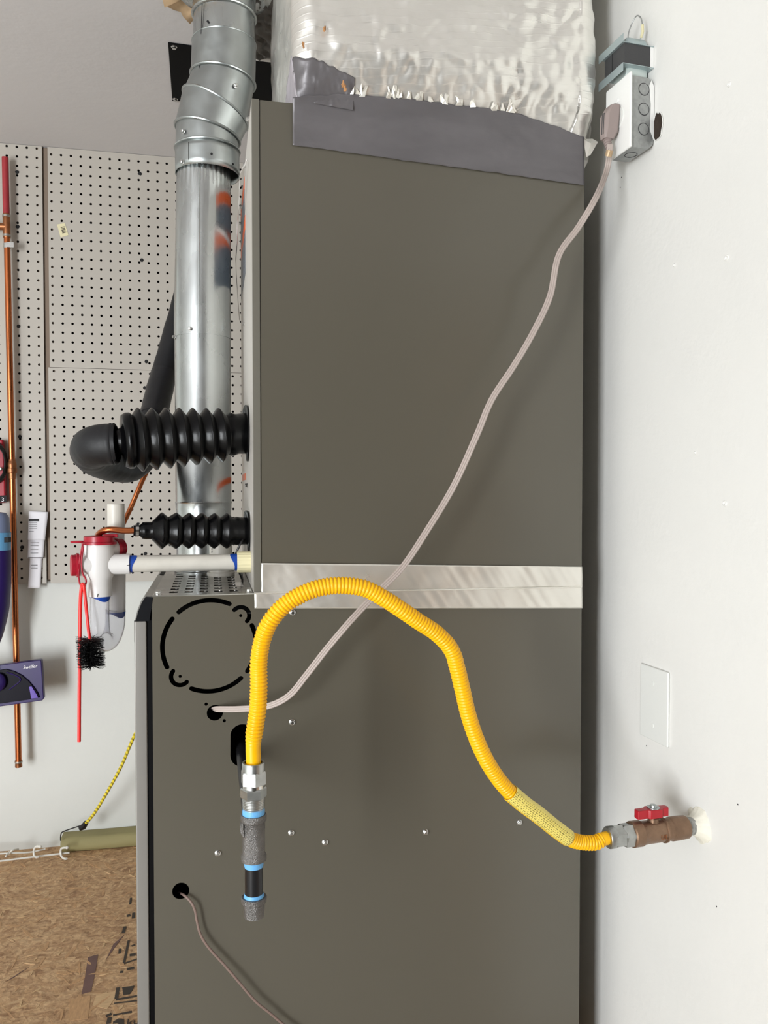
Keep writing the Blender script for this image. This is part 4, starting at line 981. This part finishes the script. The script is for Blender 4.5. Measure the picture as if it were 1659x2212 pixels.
for z_ in (1.6215, 1.591, 1.5605):
    c_ = WP(S0 - .0001, .0190, z_); build('knockout', MB().torus(c_, WN, Vector((0, 0, 1)), .0092, .0006, 28, 6), 'core_dark', box)
    build('knockout', MB().lathe(c_, -WS, [(-.0004, .0087), (.0004, .0085)], 24), 'box_steel', box)
c_ = WP(-.037, .0235, Z0); build('knockout', MB().torus(c_, WN, WS, .0095, .0006, 28, 6), 'core_dark', box)
cx_ = WP(-.0375, .0485, 1.612)
build('cover_screw', MB().lathe(cx_, WN, [(0, .0033), (.001, .003), (.0014, .002)], 12), 'plate_white', cvp)
build('receptacle', MB().lathe(WP(-.0375, .0484, 1.584), WN, [(0, .0168), (.0012, .0165), (.0014, .014)], 30), 'plate_paint', cvp)
build('paint_smear', MB().prism([WP(S0 - .0004, o_, z_) for o_, z_ in ((.001, 1.545), (.008, 1.560), (.007, 1.600), (.010, 1.628), (.006, 1.637), (.0015, 1.628))], -WS * .0003), 'plate_white', box, smooth=False)
# ragged wall opening beside the box
mb = MB(); ctr = WP(-.074, .0004, 1.563); ring = []
for k in range(22):
    a = 2 * math.pi * k / 22; r_ = 1 + .22 * NZ(k * .9, 3, 0); ring.append(ctr + WS * (.013 * r_ * math.cos(a)) + Vector((0, 0, .021 * r_ * math.sin(a))))
o = build('wall_hole', MB().prism(ring, WN * .0006), 'void_dark', wall_right, smooth=False); label_part(o, 'ragged dark opening beside the outlet box')
rim = MB().tube([q + WN * .0008 + WS * .001 * NZ(i, 0, 0) for i, q in enumerate(ring + ring[:1])], .0008, 6)
build('wall_hole_rim', rim, 'wall_paint', o)

trf = thing('transformer', 'small dark transformer with zinc brackets above the outlet box', 'transformer', WP(-.035, .02, 1.643))
build('core', MB().wbox(-.0615, -.006, .006, .0525, 1.6575, 1.6890), 'core_dark', trf, bevel=.0006)
build('core_gap', MB().wbox(-.0285, -.0275, .0524, .0530, 1.6575, 1.6890), 'ink', trf, smooth=False)
build('core_edge', MB().wbox(-.0620, -.0612, .0005, .0065, 1.656, 1.690), 'plate_white', trf, smooth=False)
for z0, z1, nm in ((1.6890, 1.6900, 'top'), (1.6565, 1.6575, 'bottom')):
    build('bracket', MB().wbox(-.0635, -.003, .001, .0555, z0, z1).wbox(-.0635, .006, .0555, .0565, z0 if nm == 'top' else z1 - .0125, z0 + .0125 if nm == 'top' else z1), 'zinc_blue', trf, bevel=.0003)
def bell(z0, z1, up_):
    mb = MB(); rs = []
    for f, k in ((0, 1), (.55, 1), (.85, .93), (1, .80)):
        z = z0 + (z1 - z0) * f; rs.append([WP(-.034 + (sx_ * (.020 + (k - 1) * .03)), .024 + so_ * .019 * k, z) for sx_, so_ in ((-1, -.7), (-1, .7), (-.85, 1), (.85, 1), (1, .7), (1, -.7), (.85, -1), (-.85, -1))])
    return build('end_bell', mb.rings(rs), 'zinc_blue' if up_ else 'zinc_pale', trf)
bell(1.690, 1.7065, True); bell(1.6565, 1.6425, False)
wl = [WP(-.036, .030, 1.705), WP(-.035, .028, 1.722), WP(-.040, .024, 1.737), WP(-.048, .022, 1.742), WP(-.057, .021, 1.734), WP(-.060, .020, 1.722), WP(-.058, .018, 1.712), WP(-.052, .018, 1.705)]
build('wire', MB().tube(spline(wl, 8), .0010, 8), 'box_steel', trf)
build('wire_joint', MB().tube([WP(-.0600, .020, 1.722), WP(-.0595, .019, 1.712), WP(-.054, .018, 1.706)], .0022, 8), 'pvc_yellow', trf)

cordp = [(460, 1533, .02), (470, 1532, -.004), (520, 1531.5, -.025), (580, 1525, -.045), (625, 1502, -.055), (662, 1458, -.06), (712, 1394, -.065), (770, 1327, -.07), (830, 1266, -.075), (872, 1222, -.078), (920, 1150, -.082), (980, 1050, -.086), (1030, 940, -.09), (1062, 864, -.09), (1110, 790, -.09), (1152, 718, -.09), (1188, 640, -.088), (1207, 552, -.086), (1250, 490, -.085), (1288, 425, -.088)]
plug_c = WP(-.0390, .066, 1.575)
cpath = spline([P(*q) for q in cordp] + [PW(1310, 370, .066), PW(1316.5, 330, .067), PW(1318, 312, .067)], 8)
pc = thing('power_cord', 'beige flat power cord with grey plug crossing the furnace side', 'cord', P(470, 1532, 0))
# three-lobed flat cord
m_ = len(cpath); rs = []
prof3 = []
for lob, arcs in ((1, (0, 30, 60, 90, 120, 140)), (0, (40, 65, 90, 115, 140)), (-1, (40, 60, 90, 120, 150, 180))):
    prof3 += [(lob * .0031 + .0017 * math.cos(rad(a)), .0017 * math.sin(rad(a))) for a in arcs]
prof3 += [(x_, -y_) for x_, y_ in prof3[-2:0:-1]]
for i in range(m_):
    t = (cpath[min(i + 1, m_ - 1)] - cpath[max(i - 1, 0)]).normalized(); nrm = Vector((-.15, -1, -.1)); nrm = (nrm - t * nrm.dot(t)).normalized(); sd_ = t.cross(nrm)
    rs.append([cpath[i] + sd_ * a + nrm * b for a, b in prof3])
build('cord', MB().rings(rs), 'cord_beige', pc, angle=50)
# plug: wedge body + strain relief
pb = MB()
def pl_ring(f, z, hs, o0, o1):
    return [WP(-.0375 + a * hs, o0 + (o1 - o0) * b, z) for a, b in ((-1, .15), (-1, .85), (-.7, 1), (.7, 1), (1, .85), (1, .15), (.7, 0), (-.7, 0))]
pb.rings([pl_ring(0, 1.603, .009, .050, .060), pl_ring(0, 1.600, .012, .0500, .066), pl_ring(0, 1.585, .0125, .0500, .0745), pl_ring(0, 1.560, .0105, .0520, .0755), pl_ring(0, 1.549, .0075, .058, .0755)])
plg = build('plug', pb, 'plug_mauve', pc, bevel=.0008)
for k in (-.3, .1): build('plug_groove', MB().tube([WP(-.0375 + k * .012, .0745, 1.588), WP(-.0375 + k * .011, .0758, 1.556)], .0008, 6), 'core_dark', plg)
sr0, sr1 = WP(-.0375, .0668, 1.549), PW(1316.5, 330, .067)
for k in range(5):
    f = k / 5; c_ = sr0.lerp(sr1, f * .85); build('strain_relief', MB().lathe(c_, sr1 - sr0, [(0, .0062 - .0025 * f), (.0030, .0066 - .0026 * f), (.0034, .0054 - .0025 * f), (.0046, .0054 - .0025 * f)], 16), 'plug_mauve', plg)
build('gold_tag', MB().lathe(PW(1317.5, 324, .067), PW(1313, 340, .067) - PW(1317.5, 324, .067), [(0, .0056), (.009, .0056)], 12), 'cord_gold', pc)

sw = thing('blank_wall_plate', 'painted-over blank wall plate above the gas valve', 'wall plate', WP(-.080, 0, .608))
swp = build('plate', MB().wbox(-.1165, -.0445, 0, .0042, .608, .7235), 'plate_paint', sw, bevel=.0018)
for z_ in (.698, .632): build('plate_screw', MB().lathe(WP(-.0785, .0042, z_), WN, [(0, .0036), (.0007, .0034), (.0009, .002)], 14), 'plate_paint', swp)

wp_ = spline([P(386, 1928, .03), P(398, 1934, -.002), P(412, 1948, -.010), P(421, 1966, -.012), P(426, 1992, -.012), P(433, 2018, -.012), P(450, 2046, -.013), P(485, 2085, -.014), P(520, 2126, -.016), P(552, 2163, -.016), P(585, 2190, -.015), P(612, 2213, -.014), P(680, 2270, -.012), Vector((.20, -.02, .004)), Vector((.30, -.04, .004))], 8)
solo('thermostat_wire', MB().tube(wp_, .0019, 10), 'wire_brown', 'thin brown wire trailing from the lower round hole in the furnace', 'wire')

# ------------------------------------------------------------------ things along the back wall
KY = 1.118
cpipe = thing('copper_pipe', 'long upright copper pipe with red top end against the left pegboard', 'pipe', P(40, 1662, KY))
def cpt(y): f = (y - 340) / 1320.; return P(11 + (40.5 - 11) * f, y, KY)
build('tube', MB().tube([cpt(462), cpt(1650)], .0080, 18), 'copper', cpipe)
label_part(build('painted_end', MB().tube([cpt(340), cpt(466)], .0084, 18), 'red_pipe', cpipe), 'red-coated upper end')
dv = (cpt(600) - cpt(400)).normalized()
build('tee_fitting', MB().lathe(cpt(462), dv, [(0, .009), (.002, .0094), (.062, .0094), (.064, .009)], 20).cyl(cpt(490), cpt(490) + Vector((-.06, 0, 0)), .0094, None, 18), 'copper_dull', cpipe)
for y in (464, 506): build('solder_ring', MB().lathe(cpt(y), dv, [(0, .0092), (.001, .0102), (.006, .0102), (.007, .0092)], 20), 'solder', cpipe)
build('hose_clamp', MB().lathe(cpt(526), dv, [(0, .0086), (.0002, .0096), (.013, .0096), (.0132, .0086)], 22).box(cpt(530).x + .002, cpt(530).x + .020, KY - .016, KY - .008, cpt(537).z, cpt(526).z), 'bright_steel', cpipe)
build('union_fitting', MB().lathe(cpt(992), dv, [(0, .0085), (.001, .0095), (.006, .0095), (.008, .0110), (.016, .0120), (.024, .0105), (.025, .0128), (.036, .0128), (.038, .0095), (.052, .0092), (.053, .0082)], 18), 'copper_dull', cpipe)
build('end_cap', MB().lathe(cpt(1642), dv, [(0, .0092), (.002, .0098), (.005, .0090), (.018, .0094), (.019, .0085)], 18), 'copper_dull', cpipe)
label_part(build('solder_ring', MB().lathe(cpt(1644), dv, [(0, .0094), (.001, .0101), (.004, .0101), (.005, .0094)], 18), 'solder', cpipe), 'silvery solder ring near the end cap')

# red tester with cable at the frame edge
tl = thing('red_tool', 'red tool with coiled black cable hanging at the left pegboard', 'tool', P(-20, 1087, 1.13))
a_, b_ = P(-60, 1087, 1.13), P(12, 950, 1.13)
build('body', MB().prism([P(-60, 955, 1.145), P(10, 950, 1.145), P(14, 1010, 1.145), P(16, 1086, 1.145), P(-60, 1088, 1.145)], (0, -.02, 0)), 'tool_red', tl, bevel=.004)
cc_ = P(-8, 1000, 1.118)
for k in range(3):
    build('cable', MB().torus(cc_ + Vector((.002 * k, -.004 * k, 0)), Vector((.026 - .003 * k, 0, 0)), Vector((0, 0, .052 - .005 * k)), 1, .0034, 40, 8), 'cable_black', tl)
build('clip', MB().lathe(P(1, 1013, 1.112), (0, -1, 0), [(0, .006), (.010, .006), (.012, .004)], 14), 'bright_steel', tl)
bq = [P(x, y, 1.1245) for x, y in ((-6, 1071), (14, 1070), (15, 1085), (-6, 1086))]
bdg = build('number_badge', MB().prism(bq, (0, -.0015, 0)), 'ink', tl, smooth=False)
t0 = P(2.5, 1083.5, 1.1225); text('badge_number', '3', .016, lambda x, y, z: Vector((t0.x + x, 1.1227 - z, t0.z + y)), 'white_print', bdg)

# spray mop hanging head up front of the copper pipe
mp_ = thing('spray_mop', 'purple spray mop hanging beside the copper pipe at the left edge', 'mop', P(20, 1523, 1.08))
MY = 1.075
def mopp(x, y, Y=MY): return P(x, y, Y)
hd = [mopp(-75, 1443), mopp(90, 1422), mopp(93, 1424), mopp(98, 1504), mopp(95, 1509), mopp(-75, 1533)]
head = build('mop_head', MB().prism(hd, (0, -.022, 0)), 'purple', mp_, bevel=.003)
yf_ = MY - .0225
lens = [mopp(-75, 1462, yf_)] + [mopp(*q, yf_) for q in ((6, 1446), (14, 1445), (30, 1449), (48, 1458), (62, 1470), (74, 1484), (82, 1496), (86, 1506))] + [mopp(60, 1511, yf_), mopp(-75, 1530, yf_)]
build('dark_pocket', MB().prism(lens, (0, -.004, 0)), 'purple_dark', head, bevel=.001)
build('pale_tab', MB().prism([mopp(*q, yf_ - .0042) for q in ((63, 1483), (69, 1482), (80, 1500), (83, 1507), (68, 1509))], (0, -.003, 0)), 'purple_light', head, bevel=.0008)
build('pocket_rib', MB().tube(spline([mopp(14, 1452, yf_ - .005), mopp(36, 1460, yf_ - .005), mopp(44, 1470, yf_ - .005), mopp(20, 1490, yf_ - .005)], 6), .0016, 6), 'purple', head)
build('joint', MB().ball(mopp(-4, 1474, yf_ - .012), .020, 16, 10, (1, .6, 1.2)), 'purple', mp_)
o0 = mopp(49, 1446, yf_ - .0006)
ang = rad(6)
text('logo_script', 'Swiffer', .013, lambda x, y, z: o0 + Vector(((x * math.cos(ang) - y * math.sin(ang)), -z, (x * math.sin(ang) + y * math.cos(ang)))), 'white_print', head, .0003, .35)
body_ = spline([mopp(-6, 1188, 1.06), mopp(-6, 1240, 1.06), mopp(-9, 1300, 1.06), mopp(-16, 1360, 1.06), mopp(-22, 1400, 1.055), mopp(-14, 1450, 1.05)], 6)
build('handle_body', MB().tube(body_, [.034 - .020 * max(0, (i / (len(body_) - 1) - .45)) / .55 for i in range(len(body_))], 22), 'purple', mp_)
build('bottle', MB().cyl(mopp(-6, 1190, 1.06), mopp(-6, 1150, 1.06), .0335, None, 26), 'bottle_blue', mp_)
build('bottle_cap', MB().lathe(mopp(-6, 1151, 1.06), (0, 0, 1), [(0, .031), (.04, .029), (.052, .022), (.054, .01)], 26), 'cap_blue', mp_)
build('bottle_label', MB().prism([mopp(*q, 1.06 - .0305) for q in ((9, 1161), (18, 1160), (18, 1171), (9, 1172))], (.006, .004, 0)), 'ink', mp_, smooth=False)

# paper slips pinned to the pegboard
sl = thing('paper_slips', 'long printed white paper slips pinned on the left pegboard edge', 'paper', P(80, 1270, YF))
def slip(pts, Y, curl, name='slip'):
    q = [P(x, y, Y) for x, y in pts]
    def fn(u, v):
        p = q[0].lerp(q[1], u).lerp(q[3].lerp(q[2], u), v); p.y -= curl * v * v + .002 * math.sin(u * 3.1); return p
    o = build(name, MB().grid(fn, 6, 12), 'paper', sl); so = o.modifiers.new('s', 'SOLIDIFY'); so.thickness = .0003; return o
slip([(66, 1180), (92, 1175), (88, 1270), (61, 1270)], YF - .004, .004)
slip([(61, 1160), (97, 1158), (94, 1206), (60, 1206)], YF - .006, .004)
slip([(62, 1104), (104, 1106), (98, 1166), (61, 1166)], YF - .009, .005)
def pr(x0, y0, x1, y1, Y, m='ink'): build('print_line', MB().prism([P(x0, y0, Y), P(x1, y0, Y), P(x1, y1, Y), P(x0, y1, Y)], (0, -.0003, 0)), m, sl, smooth=False)
pr(62, 1121, 84, 1126, YF - .0122)
for y in (1129, 1133, 1137, 1141, 1147): pr(62.5, y, 80, y + 1.2, YF - .0128, 'ink_grey')
for y in (1172, 1178, 1186, 1194): pr(66, y, 82, y + 1.5, YF - .0115, 'ink_grey')
pr(61, 1204, 96, 1205.2, YF - .0118, 'ink_faded')
for y in (1220, 1226): pr(67, y, 80, y + 2.5, YF - .0085, 'ink_grey')

# board lying along the foot of the wall
wb_ = MB(); x0_ = P(131, 1815, 1.12).x
prof_b = []
for k in range(12):
    a = math.pi * k / 11 - math.pi / 2; prof_b.append((1.128 - .014 * math.cos(a), .0205 + .0200 * math.sin(a)))
prof_b += [(1.168, .0405), (1.168, .0005)]
rs = [[Vector((x0_ + (.4) * f, y_ + .003 * NZ(f * 7, i, 0) * (1 if y_ < 1.16 else 0), z_ + (.0015 * NZ(f * 5, i, 2) if 0.01 < z_ else 0))) for i, (y_, z_) in enumerate(prof_b)] for f in [j / 24 for j in range(25)]]
solo('wood_board', wb_.rings(rs), 'old_wood', 'weathered olive wooden board lying at the foot of the back wall', 'board')
# bungee cord
bg_ = thing('bungee_cord', 'yellow and black bungee cord hooked on the wooden board', 'cord', P(131, 1806, 1.10))
bp_ = spline([P(372, 1400, 1.165), P(352, 1450, 1.0), P(330, 1505, .90), P(300, 1570, .93), P(287, 1596, .95), P(262, 1655, .99), P(235, 1705, 1.03), P(205, 1755, 1.065), P(183, 1781, 1.085)], 8)
build('elastic', MB().tube(bp_, .0042, 12), 'bungee', bg_)
build('hook_sleeve', MB().tube([P(186, 1777, 1.083), P(180, 1786, 1.087), P(172, 1790, 1.088)], [.0068, .0085, .0062], 12), 'cable_black', bg_)
build('hook', MB().tube(spline([P(176, 1783, 1.086), P(160, 1788, 1.095), P(140, 1795, 1.105), P(133, 1799, 1.108), P(131, 1807, 1.108), P(131, 1816, 1.110)], 6), .0016, 8), 'cable_black', bg_)
# white wire rack
wr = thing('wire_rack', 'white coated wire shelf rack with hooks lying on the deck', 'rack', P(60, 1855, 1.05))
def rod(pts, r, name='wire'): return build(name, MB().tube(spline(pts, 5) if len(pts) > 2 else [Vector(q) for q in pts], r, 8), 'wire_white', wr)
rod([P(-160, 1856, 1.09), P(0, 1844, 1.10), P(60, 1841.5, 1.11), P(98, 1834, 1.12)], .0022)
rod([P(-160, 1881, 1.03), P(0, 1860, 1.065), P(80, 1850, 1.08), P(150, 1842, 1.095)], .0024)
rod([P(20, 1845, 1.10), P(26, 1837, 1.08), P(40, 1834, 1.10)], .0022); rod([P(12, 1850, 1.08), P(20, 1840, 1.10)], .0022)
for x in (73, 131):
    rod([P(x + 14, 1829 if x == 73 else 1831, 1.075), P(x + 6, 1828.5 if x == 73 else 1831.5, 1.08), P(x + 1, 1834, 1.085), P(x, 1843, 1.085), P(x + 2, 1850, 1.08), P(x + 8 if x == 131 else x + 6, 1855 if x == 131 else 1852, 1.07), P(x + 13 if x == 131 else x + 9, 1855 if x == 131 else 1851, 1.06)], .0028, 'hook')
    build('hook_tip', MB().ball(P(x + 14, 1829 if x == 73 else 1831, 1.074), .0042, 10, 8), 'wire_white', wr)
